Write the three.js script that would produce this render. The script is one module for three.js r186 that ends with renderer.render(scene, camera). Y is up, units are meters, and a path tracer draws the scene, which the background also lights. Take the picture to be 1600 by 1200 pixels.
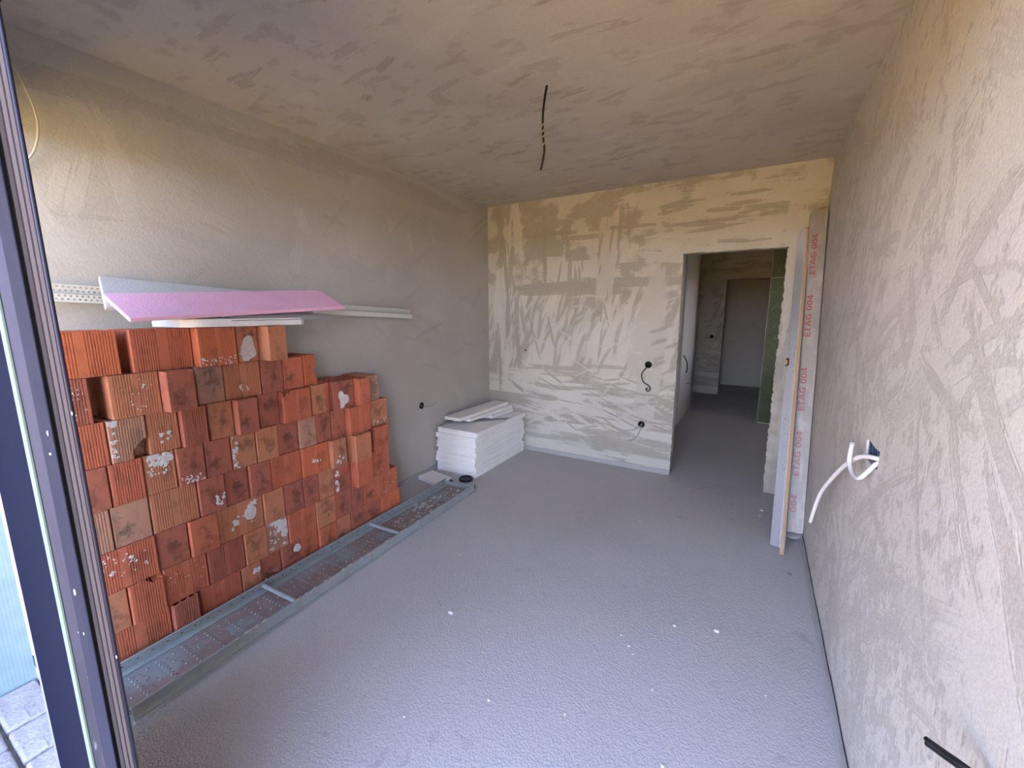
import * as THREE from 'three';
import { mergeGeometries } from 'three/addons/utils/BufferGeometryUtils.js';
import { RoundedBoxGeometry } from 'three/addons/geometries/RoundedBoxGeometry.js';
import { Brush, Evaluator, SUBTRACTION } from 'three-bvh-csg';

// ---------------------------------------------------------------- camera, sky, sun, exposure
const scene = new THREE.Scene();
const camera = new THREE.PerspectiveCamera(84.705, 4 / 3, 0.02, 200);
camera.position.set(2.7357, 1.596, 4.2049);
camera.rotation.set(-0.17075, 0.52219, -0.0006, 'YXZ');

const SKY_STRENGTH = 1.0;
{
  const W = 64, H = 256, d = new Float32Array(W * H * 4);
  for (let j = 0; j < H; j++) {
    const el = ((j + 0.5) / H - 0.5) * Math.PI, s = Math.max(0, Math.sin(el)), k = Math.pow(1 - s, 4.0);
    const c = el < 0 ? [0.42, 0.38, 0.33] : [0.52 + 3.0 * k, 0.67 + 3.05 * k, 1.20 + 3.2 * k];
    for (let i = 0; i < W; i++) d.set([c[0], c[1], c[2], 1], (j * W + i) * 4);
  }
  const t = new THREE.DataTexture(d, W, H, THREE.RGBAFormat, THREE.FloatType);
  t.mapping = THREE.EquirectangularReflectionMapping; t.magFilter = THREE.LinearFilter; t.needsUpdate = true;
  scene.background = t; scene.backgroundIntensity = SKY_STRENGTH;
}
const sun = new THREE.DirectionalLight(new THREE.Color().setRGB(1.0, 0.84, 0.54), 10.2);
sun.position.set(8.5, 13, -2.5); sun.target.position.set(1.5, 0, 5);
sun.castShadow = true; sun.shadow.mapSize.set(2048, 2048);
Object.assign(sun.shadow.camera, { left: -16, right: 16, top: 16, bottom: -16, near: 0.5, far: 60 });
sun.name = 'sun'; scene.add(sun, sun.target); sun.target.name = 'sun_target';

const renderer = new THREE.WebGLRenderer({ antialias: true });
renderer.toneMapping = THREE.LinearToneMapping;
renderer.toneMappingExposure = 6.4;
renderer.shadowMap.enabled = true;

// ---------------------------------------------------------------- helpers
const W = 3.142, H = 2.75, ZF = 3.8;            // room width, height, inside face of the glazed front
const V = (x, y, z) => new THREE.Vector3(x, y, z);
function rng(a) { return () => { a |= 0; a = (a + 0x6d2b79f5) | 0; let t = Math.imul(a ^ (a >>> 15), 1 | a); t = (t + Math.imul(t ^ (t >>> 7), 61 | t)) ^ t; return ((t ^ (t >>> 14)) >>> 0) / 4294967296; }; }
const PERM = new Float32Array(65536); { const r = rng(77); for (let i = 0; i < 65536; i++) PERM[i] = r(); }
function noise(x, y) {
  const xi = Math.floor(x), yi = Math.floor(y); let u = x - xi, v = y - yi; u = u * u * (3 - 2 * u); v = v * v * (3 - 2 * v);
  const h = (a, b) => PERM[((a * 7919 + b * 104729 + (a * b & 1023) * 31) ^ (b << 5)) & 65535];
  const a = h(xi, yi), b = h(xi + 1, yi), c = h(xi, yi + 1), d = h(xi + 1, yi + 1);
  return a + (b - a) * u + (c - a) * v + (a - b - c + d) * u * v;
}
function fbm(x, y, o = 4) { let s = 0, a = 0.5, t = 0; for (let i = 0; i < o; i++) { s += a * noise(x, y); t += a; a *= 0.5; x = x * 2.03 + 17.3; y = y * 2.03 + 5.1; } return s / t; }
const sstep = (a, b, x) => { const t = Math.min(1, Math.max(0, (x - a) / (b - a))); return t * t * (3 - 2 * t); };
const enc = (x) => { x = Math.min(1, Math.max(0, x)); return 255 * (x <= 0.0031308 ? 12.92 * x : 1.055 * Math.pow(x, 1 / 2.4) - 0.055); };
// fill(x, y) gets metres and returns [r, g, b linear, height 0..1]; makes a colour map and a relief map
function maps(w, h, wpx, hpx, fill, needBump = true) {
  const c = new Uint8Array(wpx * hpx * 4), b = needBump ? new Uint8Array(wpx * hpx * 4) : null;
  for (let j = 0; j < hpx; j++) for (let i = 0; i < wpx; i++) {
    const o = (j * wpx + i) * 4, r = fill((i + 0.5) / wpx * w, (j + 0.5) / hpx * h, i, j);
    c[o] = enc(r[0]); c[o + 1] = enc(r[1]); c[o + 2] = enc(r[2]); c[o + 3] = 255;
    if (b) { const v = Math.min(255, Math.max(0, r[3] * 255)); b[o] = b[o + 1] = b[o + 2] = v; b[o + 3] = 255; }
  }
  const mk = (d, srgb) => { const t = new THREE.DataTexture(d, wpx, hpx); t.wrapS = t.wrapT = THREE.RepeatWrapping; t.magFilter = THREE.LinearFilter; t.minFilter = THREE.LinearMipmapLinearFilter; t.generateMipmaps = true; if (srgb) t.colorSpace = THREE.SRGBColorSpace; t.repeat.set(1 / w, 1 / h); t.needsUpdate = true; return t; };
  return { map: mk(c, true), bumpMap: b ? mk(b, false) : null };
}
const std = (o) => new THREE.MeshStandardMaterial(o), lin = (r, g, b) => new THREE.Color().setRGB(r, g, b);
const taken = {};
function numbered(n) { const k = (taken[n] = (taken[n] ?? -1) + 1); return k ? n + '_' + String(k).padStart(3, '0') : n; }
function shade(m) { m.castShadow = true; m.receiveShadow = true; return m; }
function mesh(name, geo, mat, parent) { const m = shade(new THREE.Mesh(geo, mat)); m.name = parent ? name : numbered(name); (parent ?? scene).add(m); return m; }
function group(name, label, category, grp) { const g = new THREE.Group(); g.name = numbered(name); scene.add(g); return tag(g, label, category, grp); }
function tag(o, label, category, grp) { o.userData.label = label; o.userData.category = category; if (grp) o.userData.group = grp; return o; }
function struct(o, label, category) { o.userData.kind = 'structure'; if (label) { o.userData.label = label; o.userData.category = category; } return o; }
function box(w, h, d, x = 0, y = 0, z = 0) { return new THREE.BoxGeometry(w, h, d).translate(x, y, z); }
// box between corners with uv in metres along its two larger axes per face
function slabBox(x0, x1, y0, y1, z0, z1) {
  const g = new THREE.BoxGeometry(x1 - x0, y1 - y0, z1 - z0).translate((x0 + x1) / 2, (y0 + y1) / 2, (z0 + z1) / 2);
  return metreUv(g);
}
function metreUv(g) {
  if (g.index) g = g.toNonIndexed();
  g.computeVertexNormals();
  const p = g.attributes.position, n = g.attributes.normal, uv = new Float32Array(p.count * 2);
  for (let i = 0; i < p.count; i++) {
    const ax = Math.abs(n.getX(i)), ay = Math.abs(n.getY(i)), az = Math.abs(n.getZ(i));
    if (ax >= ay && ax >= az) { uv[2 * i] = p.getZ(i); uv[2 * i + 1] = p.getY(i); }
    else if (ay >= az) { uv[2 * i] = p.getX(i); uv[2 * i + 1] = p.getZ(i); }
    else { uv[2 * i] = p.getX(i); uv[2 * i + 1] = p.getY(i); }
  }
  g.setAttribute('uv', new THREE.BufferAttribute(uv, 2)); return g;
}
function tube(pts, r, seg = 40, rad = 8, closed = false) { return new THREE.TubeGeometry(new THREE.CatmullRomCurve3(pts.map((p) => p.isVector3 ? p : V(...p)), closed), seg, r, rad, closed); }
function capped(pts, r, seg = 40, rad = 10) { // tube with end discs
  const c = new THREE.CatmullRomCurve3(pts.map((p) => p.isVector3 ? p : V(...p))), gs = [new THREE.TubeGeometry(c, seg, r, rad, false)];
  for (const t of [0, 1]) { const d = new THREE.CircleGeometry(r, rad), q = new THREE.Quaternion().setFromUnitVectors(V(0, 0, 1), c.getTangent(t).multiplyScalar(t ? 1 : -1)); d.applyQuaternion(q).translate(...c.getPoint(t).toArray()); gs.push(d); }
  return mergeGeometries(gs);
}
// a slab from its top corner, two edge vectors and a thickness downwards
function slabFrom(O, A, B, t, seg = 1) {
  const n = new THREE.Vector3().crossVectors(B, A).normalize(); if (n.y < 0) n.negate();
  if (new THREE.Vector3().crossVectors(A, n).dot(B) < 0) [A, B] = [B, A];
  const a = A.length(), b = B.length(), g = new RoundedBoxGeometry(a, t, b, 2, Math.min(0.004, t * 0.3)).translate(a / 2, -t / 2, b / 2);
  const m = new THREE.Matrix4().makeBasis(A.clone().normalize(), n, B.clone().normalize()); m.setPosition(O);
  return metreUv(g.clone()).applyMatrix4(m);
}

// ---------------------------------------------------------------- plaster textures
function strokeMask(w, h, ppm, init, list) {
  const wp = Math.round(w * ppm), hp = Math.round(h * ppm), m = new Float32Array(wp * hp);
  for (let j = 0; j < hp; j++) for (let i = 0; i < wp; i++) m[j * wp + i] = init(i / ppm, j / ppm);
  let seed = 0;
  for (const s of list) {
    seed += 13.37;
    const c = Math.cos(s.a), sn = Math.sin(s.a), R = s.l / 2 + s.w / 2 + Math.abs(s.k ?? 0) * s.l * s.l / 4;
    const i0 = Math.max(0, Math.floor((s.x - R) * ppm)), i1 = Math.min(wp - 1, Math.ceil((s.x + R) * ppm)), j0 = Math.max(0, Math.floor((s.y - R) * ppm)), j1 = Math.min(hp - 1, Math.ceil((s.y + R) * ppm));
    const sf = s.f ?? 45, thr = s.t ?? 0.5;
    for (let j = j0; j <= j1; j++) for (let i = i0; i <= i1; i++) {
      const dx = i / ppm - s.x, dy = j / ppm - s.y, S = dx * c + dy * sn, T = -dx * sn + dy * c - (s.k ?? 0) * S * S;
      const eS = s.l / 2 - Math.abs(S), eT = s.w / 2 - Math.abs(T);
      if (eS < 0 || eT < 0) continue;
      const n = noise(T * sf * 1.5 + seed, S * 3.0 + seed * 3) * 0.42 + noise(T * sf * 4.2 + seed, S * 9) * 0.26 + noise(dx * 120 + seed, dy * 120) * 0.20 + noise(dx * 30 + seed, dy * 30) * 0.12;
      const e = Math.min(1, eS / (0.28 * s.l)) * 0.5 + Math.min(1, eT / (0.4 * s.w)) * 0.3 - 0.42;
      const al = sstep(thr - 0.07, thr + 0.09, n + e * 0.62) * (s.o ?? 0.85);
      const q = j * wp + i; m[q] += (s.v - m[q]) * al;
    }
  }
  return { m, wp, hp, at(x, y) { const i = Math.min(wp - 1, Math.max(0, Math.floor(x * ppm))), j = Math.min(hp - 1, Math.max(0, Math.floor(y * ppm))); return m[j * wp + i]; } };
}
const DARK = [0.310, 0.295, 0.255], LIGHT = [0.535, 0.530, 0.495];
function plaster(w, h, ppm, mask, dark = DARK, light = LIGHT, grainAmp = 0.10) {
  const wp = Math.round(w * ppm), hp = Math.round(h * ppm);
  return maps(w, h, wp, hp, (x, y, i, j) => {
    const k = mask.m[Math.min(mask.hp - 1, j) * mask.wp + Math.min(mask.wp - 1, i)];
    const g = (noise(x * 330, y * 330) - 0.5) * 0.65 + (noise(x * 140 + 9, y * 140) - 0.5) * 0.35, q = 1 + g * grainAmp * 2 * (1.2 - 0.6 * k) + (fbm(x * 2.2 + 3, y * 2.2, 3) - 0.5) * 0.16;
    return [(dark[0] + (light[0] - dark[0]) * k) * q, (dark[1] + (light[1] - dark[1]) * k) * q, (dark[2] + (light[2] - dark[2]) * k) * q, 0.28 + 0.5 * k + g * (0.34 - 0.18 * k)];
  });
}
// back wall: x along the wall from the left corner, y up
const backMask = (() => {
  const r = rng(5), L = [], add = (n, x0, x1, y0, y1, a0, a1, l0, l1, w0, w1, v, extra = {}) => { for (let i = 0; i < n; i++) L.push({ x: x0 + r() * (x1 - x0), y: y0 + r() * (y1 - y0), a: a0 + r() * (a1 - a0), l: l0 + r() * (l1 - l0), w: w0 + r() * (w1 - w0), v, ...extra }); };
  const D = Math.PI / 180;
  add(16, 0.1, 2.0, 0.1, 0.95, -8 * D, 4 * D, 0.5, 1.2, 0.06, 0.14, 0.95);
  add(26, 0.4, 1.9, 0.35, 0.95, -38 * D, -8 * D, 0.25, 0.7, 0.04, 0.12, 0.95, { f: 60 });
  add(12, 0.9, 1.9, 0.55, 1.0, 10 * D, 35 * D, 0.25, 0.6, 0.05, 0.1, 0.92, { f: 60 });
  add(30, 0.35, 1.75, 0.9, 1.75, 60 * D, 85 * D, 0.3, 0.8, 0.08, 0.2, 0.92, { k: -0.35, f: 55 });
  add(24, 0.3, 1.8, 0.95, 1.75, 62 * D, 90 * D, 0.2, 0.5, 0.02, 0.05, 0.15, { k: -0.5, f: 70, t: 0.46, o: 0.75 });
  add(6, 0.35, 1.75, 0.85, 1.6, 100 * D, 112 * D, 0.2, 0.4, 0.02, 0.04, 0.15, { f: 70, t: 0.42 });
  add(10, 0.5, 1.7, 0.75, 1.05, -6 * D, 3 * D, 0.5, 0.9, 0.03, 0.06, 0.2, { f: 60 });
  add(7, 0.75, 1.55, 1.95, 2.35, -3 * D, 4 * D, 0.3, 0.5, 0.14, 0.24, 0.85, { f: 25, t: 0.4 });
  add(8, 0.55, 1.6, 1.75, 2.45, 86 * D, 94 * D, 0.35, 0.7, 0.03, 0.06, 0.06, { f: 50, t: 0.4 });
  add(5, 0.5, 1.7, 1.8, 1.88, -3 * D, 3 * D, 0.5, 1.1, 0.06, 0.1, 0.05, { t: 0.38 });
  add(4, 0.7, 1.6, 2.32, 2.4, -3 * D, 3 * D, 0.3, 0.7, 0.03, 0.05, 0.08, { t: 0.4 });
  add(12, 0.06, 0.42, 0.8, 2.5, 84 * D, 97 * D, 0.5, 1.2, 0.04, 0.1, 0.9, { f: 60 });
  add(7, 0.08, 0.45, 0.9, 2.5, 84 * D, 97 * D, 0.4, 0.9, 0.04, 0.09, 0.05, { f: 40 });
  add(5, 1.35, 1.5, 1.9, 2.5, 88 * D, 92 * D, 0.4, 0.7, 0.08, 0.12, 0.7, { f: 35, t: 0.46 });
  add(10, 1.68, 1.95, 0.5, 2.3, 84 * D, 96 * D, 0.5, 0.9, 0.12, 0.2, 0.62, { f: 18, t: 0.45 });
  add(16, 1.9, 2.1, 0.6, 1.7, 15 * D, 35 * D, 0.1, 0.2, 0.02, 0.04, 0.15, { f: 90, t: 0.42 });
  add(16, 1.75, 3.0, 2.1, 2.65, -6 * D, 6 * D, 0.3, 0.9, 0.08, 0.18, 0.8, { f: 30 });
  add(14, 1.9, 3.0, 2.15, 2.65, -4 * D, 8 * D, 0.15, 0.4, 0.02, 0.035, 0.1, { f: 60, t: 0.4 });
  add(5, 2.92, 3.1, 0.3, 2.3, 88 * D, 92 * D, 0.5, 1, 0.08, 0.15, 0.75, { f: 25, t: 0.45 });
  add(10, 0.0, 2.1, 0.06, 0.35, -3 * D, 1 * D, 0.5, 1.0, 0.05, 0.1, 0.2, { f: 40, t: 0.55 });
  add(6, 0.0, 2.1, 0.02, 0.12, -2 * D, 1 * D, 0.6, 1.4, 0.05, 0.09, 0.85, { f: 30, t: 0.42 });
  add(40, 0.3, 2.0, 0.25, 0.95, -35 * D, 12 * D, 0.15, 0.45, 0.012, 0.03, 0.1, { f: 120, t: 0.44 });
  add(40, 0.3, 2.0, 0.3, 1.75, -40 * D, 80 * D, 0.15, 0.4, 0.012, 0.04, 0.85, { f: 120, t: 0.50, k: -0.3, o: 0.6 });
  add(30, 0.1, 1.7, 1.75, 2.6, 80 * D, 100 * D, 0.1, 0.35, 0.012, 0.03, 0.08, { f: 120, t: 0.44 });
  return strokeMask(W, H, 440, (x, y) => {
    const wx = x + 0.10 * (fbm(x * 3 + 2, y * 3, 3) - 0.5), wy = y + 0.10 * (fbm(x * 3, y * 3 + 6, 3) - 0.5);
    const lo = fbm(wx * 3.2, wy * 17 + wx * 2.5, 5), mid = fbm(wx * 17 - wy * 6, wy * 4.5, 5), up = fbm(wx * 5.5 + 3, wy * 6.5, 5);
    const a = sstep(1.05, 0.8, y), c = sstep(1.65, 1.9, y), sm = sstep(2.7, 2.9, x) * sstep(2.35, 2.1, y) * 0.85;
    const h = (lo * a + up * c + mid * (1 - a - c)) * (1 - sm) + (0.50 + 0.12 * (fbm(x * 9, y * 5, 3) - 0.5)) * sm;
    return 0.16 + 0.55 * sstep(0.45, 0.60, h) + 0.15 * (fbm(x * 40, y * 40, 2) - 0.5);
  }, L);
})();
const rightMask = (() => { // x = depth z from the back wall, y up
  const r = rng(11), L = [], D = Math.PI / 180;
  const add = (n, x0, x1, y0, y1, a0, a1, l0, l1, w0, w1, v, extra = {}) => { for (let i = 0; i < n; i++) L.push({ x: x0 + r() * (x1 - x0), y: y0 + r() * (y1 - y0), a: a0 + r() * (a1 - a0), l: l0 + r() * (l1 - l0), w: w0 + r() * (w1 - w0), v, ...extra }); };
  add(46, 0.1, 3.8, 0.1, 2.6, -40 * D, 70 * D, 0.3, 0.8, 0.05, 0.16, 0.5, { f: 60, t: 0.56, k: 0.2, o: 0.6 });
  add(34, 1.6, 3.7, 0.3, 1.7, -75 * D, -15 * D, 0.25, 0.7, 0.03, 0.09, 0.36, { f: 75, t: 0.53, k: 0.45, o: 0.75 });
  add(30, 1.6, 3.7, 0.3, 2.2, 15 * D, 60 * D, 0.2, 0.6, 0.04, 0.10, 0.38, { f: 75, t: 0.54, k: -0.4, o: 0.7 });
  add(46, 0.2, 2.4, 0.1, 2.4, 70 * D, 100 * D, 0.3, 0.9, 0.015, 0.05, 0.5, { f: 90, t: 0.53 });
  add(12, 1.9, 3.2, 1.45, 1.85, -5 * D, 60 * D, 0.3, 0.6, 0.03, 0.06, 0.45, { f: 60, t: 0.55, k: -0.9 });
  add(18, 0.2, 3.7, 0.1, 2.6, 30 * D, 120 * D, 0.2, 0.6, 0.05, 0.1, 1.0, { f: 40, t: 0.55 });
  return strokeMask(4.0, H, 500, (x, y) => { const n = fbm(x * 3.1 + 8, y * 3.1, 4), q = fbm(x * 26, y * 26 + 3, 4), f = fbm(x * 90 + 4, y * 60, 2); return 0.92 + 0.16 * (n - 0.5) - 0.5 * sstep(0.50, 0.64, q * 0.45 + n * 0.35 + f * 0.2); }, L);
})();
const leftMask = (() => {
  const r = rng(23), L = [], D = Math.PI / 180;
  const add = (n, x0, x1, y0, y1, a0, a1, l0, l1, w0, w1, v, extra = {}) => { for (let i = 0; i < n; i++) L.push({ x: x0 + r() * (x1 - x0), y: y0 + r() * (y1 - y0), a: a0 + r() * (a1 - a0), l: l0 + r() * (l1 - l0), w: w0 + r() * (w1 - w0), v, ...extra }); };
  add(36, 0.1, 3.8, 0.3, 2.65, 10 * D, 70 * D, 0.3, 0.9, 0.06, 0.2, 0.62, { f: 35, t: 0.57, o: 0.7 });
  add(30, 0.1, 3.8, 0.8, 2.65, -60 * D, 20 * D, 0.2, 0.6, 0.02, 0.06, 0.14, { f: 60, t: 0.56, o: 0.8 });
  add(14, 0.1, 3.8, 2.55, 2.68, -3 * D, 3 * D, 0.4, 1.2, 0.05, 0.1, 0.08, { f: 30, t: 0.45 });
  add(12, 0.8, 3.6, 1.9, 2.4, 60 * D, 110 * D, 0.2, 0.4, 0.05, 0.1, 0.7, { f: 25, t: 0.52, o: 0.8 });
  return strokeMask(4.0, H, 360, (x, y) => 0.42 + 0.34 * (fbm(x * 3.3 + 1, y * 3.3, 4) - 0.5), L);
})();
const ceilMask = (() => {
  const r = rng(31), L = [], D = Math.PI / 180;
  const add = (n, x0, x1, y0, y1, a0, a1, l0, l1, w0, w1, v, extra = {}) => { for (let i = 0; i < n; i++) L.push({ x: x0 + r() * (x1 - x0), y: y0 + r() * (y1 - y0), a: a0 + r() * (a1 - a0), l: l0 + r() * (l1 - l0), w: w0 + r() * (w1 - w0), v, ...extra }); };
  add(46, 0.1, 3.0, 0.1, 3.7, -20 * D, 25 * D, 0.12, 0.4, 0.03, 0.09, 0.2, { f: 40, t: 0.60, o: 0.7 });
  add(26, 0.1, 2.2, 0.5, 3.2, -10 * D, 30 * D, 0.1, 0.3, 0.03, 0.07, 0.05, { f: 50, t: 0.58, o: 0.8 });
  add(12, 0.1, 3.0, 0.1, 3.7, -10 * D, 20 * D, 0.3, 0.9, 0.15, 0.35, 0.45, { f: 12, t: 0.5, o: 0.5 });
  add(30, 0.1, 3.0, 0.1, 3.7, -15 * D, 20 * D, 0.3, 0.8, 0.03, 0.12, 0.95, { f: 40, t: 0.56, o: 0.6 });
  return strokeMask(W, 4.0, 360, (x, y) => { const n = fbm(x * 3, y * 3 + 4, 4), q = fbm(x * 9, y * 14, 4); return 0.74 + 0.3 * (n - 0.5) - 0.35 * sstep(0.58, 0.74, q); }, L);
})();
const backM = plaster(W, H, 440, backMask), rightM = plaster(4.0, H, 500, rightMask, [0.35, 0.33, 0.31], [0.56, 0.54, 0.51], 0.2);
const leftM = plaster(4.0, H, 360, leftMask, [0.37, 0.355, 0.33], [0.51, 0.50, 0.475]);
const ceilM = plaster(W, 4.0, 360, ceilMask, [0.33, 0.29, 0.26], [0.50, 0.49, 0.465]);
const floorMat = (() => {
  const t = maps(3.2, 4.0, 1920, 2000, (x, y) => {
    const g = noise(x * 210, y * 210) * 0.5 + noise(x * 430, y * 430) * 0.3 + noise(x * 95, y * 95) * 0.2, n = fbm(x * 1.6, y * 1.6 + 7, 4) - 0.5;
    const q = 1 + (g - 0.5) * 0.16 + n * 0.18, st = 1 - 0.14 * sstep(0.68, 0.80, fbm(x * 16 + 3, y * 16, 4)) * sstep(0.56, 0.75, fbm(x * 3 + 9, y * 3, 2));
    return [0.470 * q * st, 0.462 * q * st, 0.468 * q * st, 0.25 + 0.6 * g + 0.1 * n];
  });
  return std({ ...t, bumpScale: 0.004, roughness: 0.92 });
})();
const mk = (t, bs = 0.004, r = 0.95) => std({ ...t, bumpScale: bs, roughness: r });
const backMat = mk(backM), rightMat = mk(rightM, 0.004), leftMat = mk(leftM), ceilMat = mk(ceilM);

// ---------------------------------------------------------------- room shell
const DL = 2.110, DR = 2.911, DT = 2.114, TH = 0.15;      // doorway in the back wall
{ // back wall with the doorway and the round box holes cut through
  const s = new THREE.Shape([[-0.3, -0.2], [DL, -0.2], [DL, DT], [DR, DT], [DR, -0.2], [W + 0.3, -0.2], [W + 0.3, H + 0.2], [-0.3, H + 0.2]].map((p) => new THREE.Vector2(...p)));
  for (const [x, y, r] of [[1.852, 1.081, 0.034], [1.815, 0.476, 0.034], [0.492, 1.164, 0.011]]) { const p = new THREE.Path(); p.absarc(x, y, r, 0, Math.PI * 2, true); s.holes.push(p); }
  const g = new THREE.ExtrudeGeometry(s, { depth: TH, bevelEnabled: false, curveSegments: 20 }).translate(0, 0, -TH);
  const wb = struct(mesh('wall_back', g, backMat), 'rear plaster wall with trowel smears and the doorway', 'wall');
  const dk = std({ color: 0x17181a, roughness: 0.7 });
  for (const [x, y, r, d] of [[1.852, 1.081, 0.034, 0.05], [1.815, 0.476, 0.034, 0.05], [0.492, 1.164, 0.011, 0.03]]) {
    const pts = [[0.0005, -d], [r - 0.001, -d], [r - 0.001, -0.001], [r - 0.003, -0.001], [r - 0.003, -d + 0.003], [0.0005, -d + 0.003]].map((p) => new THREE.Vector2(...p));
    mesh('junction_box', new THREE.LatheGeometry(pts, 20).rotateX(Math.PI / 2).translate(x, y, 0), dk, wb);
  }
  // crumbly plaster lip along the right jamb and head of the doorway
  const r = rng(3), lump = [];
  for (let i = 0; i < 60; i++) { const t = r(); const gl = new THREE.IcosahedronGeometry(0.006 + r() * 0.008, 1).scale(0.9, 1.6 + r() * 1.5, 0.8).translate(DR - 0.001, 0.1 + t * 2.0, -0.003 - r() * 0.012); lump.push(gl); }
  for (let i = 0; i < 30; i++) lump.push(new THREE.IcosahedronGeometry(0.005 + r() * 0.006, 1).scale(2 + r() * 2, 0.8, 0.8).translate(DL + r() * (DR - DL), DT, -0.004 - r() * 0.01));
  for (let i = 0; i < 26; i++) lump.push(new THREE.IcosahedronGeometry(0.005 + r() * 0.006, 1).scale(0.8, 2 + r() * 2, 0.8).translate(DL, 0.1 + r() * 2.0, -0.004 - r() * 0.01));
  const lp = mesh('plaster_lip', metreUv(mergeGeometries(lump)), backMat, wb); lp.userData.kind = 'stuff';
}
{ // left wall (holes: one box at z 1.198)
  const s = new THREE.Shape([[-0.15, -0.2], [ZF + 0.03, -0.2], [ZF + 0.03, H + 0.2], [-0.15, H + 0.2]].map((p) => new THREE.Vector2(...p)));
  const p = new THREE.Path(); p.absarc(1.198, 0.699, 0.034, 0, Math.PI * 2, true); s.holes.push(p);
  const g = new THREE.ExtrudeGeometry(s, { depth: 0.25, bevelEnabled: false, curveSegments: 20 });
  g.applyMatrix4(new THREE.Matrix4().makeBasis(V(0, 0, 1), V(0, 1, 0), V(-1, 0, 0)));
  const wl = struct(mesh('wall_left', g, leftMat), 'long grey plaster wall behind the stacked blocks', 'wall');
  const pts = [[0.0005, -0.05], [0.033, -0.05], [0.033, -0.001], [0.031, -0.001], [0.031, -0.047], [0.0005, -0.047]].map((q) => new THREE.Vector2(...q));
  mesh('junction_box', new THREE.LatheGeometry(pts, 20).rotateZ(-Math.PI / 2).translate(0, 0.699, 1.198), std({ color: 0x17181a, roughness: 0.7 }), wl);
}
{ // right wall with the ragged box recess
  const s = new THREE.Shape([[-0.15, -0.2], [ZF + 0.2, -0.2], [ZF + 0.2, H + 0.2], [-0.15, H + 0.2]].map((p) => new THREE.Vector2(...p)));
  const hole = [[2.167, 1.110], [2.228, 1.116], [2.300, 1.112], [2.364, 1.117], [2.366, 1.065], [2.360, 1.050], [2.290, 1.040], [2.194, 1.047], [2.178, 1.056]];
  s.holes.push(new THREE.Path(hole.map((p) => new THREE.Vector2(...p)).reverse()));
  const g = new THREE.ExtrudeGeometry(s, { depth: 0.25, bevelEnabled: false });
  g.applyMatrix4(new THREE.Matrix4().makeBasis(V(0, 0, 1), V(0, 1, 0), V(-1, 0, 0))).translate(W + 0.25, 0, 0);
  struct(mesh('wall_right', g, rightMat), 'bright plaster wall on the right with swirling trowel marks', 'wall');
}
struct(mesh('ceiling', slabBox(-0.25, W + 0.25, H, H + 0.25, -0.15, ZF + 0.1), ceilMat), 'grey plaster ceiling with dark damp blotches', 'ceiling');
struct(mesh('floor', slabBox(-0.25, W + 0.25, -0.25, 0, 0.002, ZF + 0.03), floorMat), 'grey screed floor of the room', 'floor');
{ // edge strips of foam between screed and walls
  const foam = std({ color: 0xa2a1a2, roughness: 0.9 }), r = rng(9);
  const strip = (x0, x1, len, place) => { const s = []; const n = 40; for (let i = 0; i <= n; i++) s.push(new THREE.Vector2(i / n * len, 0.040 + 0.010 * noise(i * 0.7 + x0, 3) + (r() - 0.5) * 0.003)); const sh = new THREE.Shape([new THREE.Vector2(0, -0.02), ...s, new THREE.Vector2(len, -0.02)]); return place(new THREE.ExtrudeGeometry(sh, { depth: x1 - x0, bevelEnabled: false })); };
  struct(mesh('baseboard_left', strip(0, 0.012, ZF - 0.02, (g) => g.applyMatrix4(new THREE.Matrix4().makeBasis(V(0, 0, 1), V(0, 1, 0), V(-1, 0, 0))).translate(0.014, 0, 0.01)), foam), 'grey edge strip at the foot of the left wall', 'edge strip');
  struct(mesh('baseboard_right', strip(0, 0.014, ZF - 0.02, (g) => g.applyMatrix4(new THREE.Matrix4().makeBasis(V(0, 0, 1), V(0, 1, 0), V(-1, 0, 0))).translate(W - 0.006, 0, 0.01)), foam), 'grey edge strip at the foot of the right wall', 'edge strip');
  struct(mesh('baseboard_back', strip(0, 0.01, DL - 0.005, (g) => g.translate(0, 0, 0.001)), foam), 'grey edge strip at the foot of the rear wall', 'edge strip');
}
// ---------------------------------------------------------------- glazed front, terrace and outdoors (mostly behind the camera)
const alu = std({ color: 0x3a3f52, roughness: 0.42, metalness: 0.35 });
const renderMat = std({ color: 0xb9b2a6, roughness: 0.95 });
const LB = 2.362; // underside of the head of the opening
struct(mesh('wall_front', mergeGeometries([slabBox(-0.25, W + 0.25, LB + 0.05, H + 0.25, ZF, ZF + 0.25), slabBox(W - 0.06, W + 0.25, -0.2, LB + 0.05, ZF, ZF + 0.25)]), renderMat), 'lintel and side wall of the wide terrace opening', 'wall');
{
  const f = new THREE.Group(); f.name = 'window_1'; scene.add(f); struct(f, 'dark aluminium frame of the terrace glazing', 'window frame');
  mesh('frame_head', box(W - 0.06, 0.05, 0.07, (W - 0.06) / 2, LB + 0.025, ZF + 0.035), std({ color: 0x101114, roughness: 0.5 }), f);
  mesh('frame_post', new RoundedBoxGeometry(0.022, LB, 0.10, 2, 0.004).translate(0.739, LB / 2, 3.883), std({ color: 0x8d93a8, roughness: 0.45, metalness: 0.3 }), f);
  mesh('frame_sill', box(0.72, 0.05, 0.036, 0.36, 0.025, ZF + 0.02), alu, f);
  mesh('glass_pane', box(0.71, LB - 0.05, 0.01, 0.36, LB / 2 + 0.025, ZF + 0.02), new THREE.MeshPhysicalMaterial({ color: 0xf4f8f8, transmission: 1, thickness: 0, roughness: 0.02 }), f);
}
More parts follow.
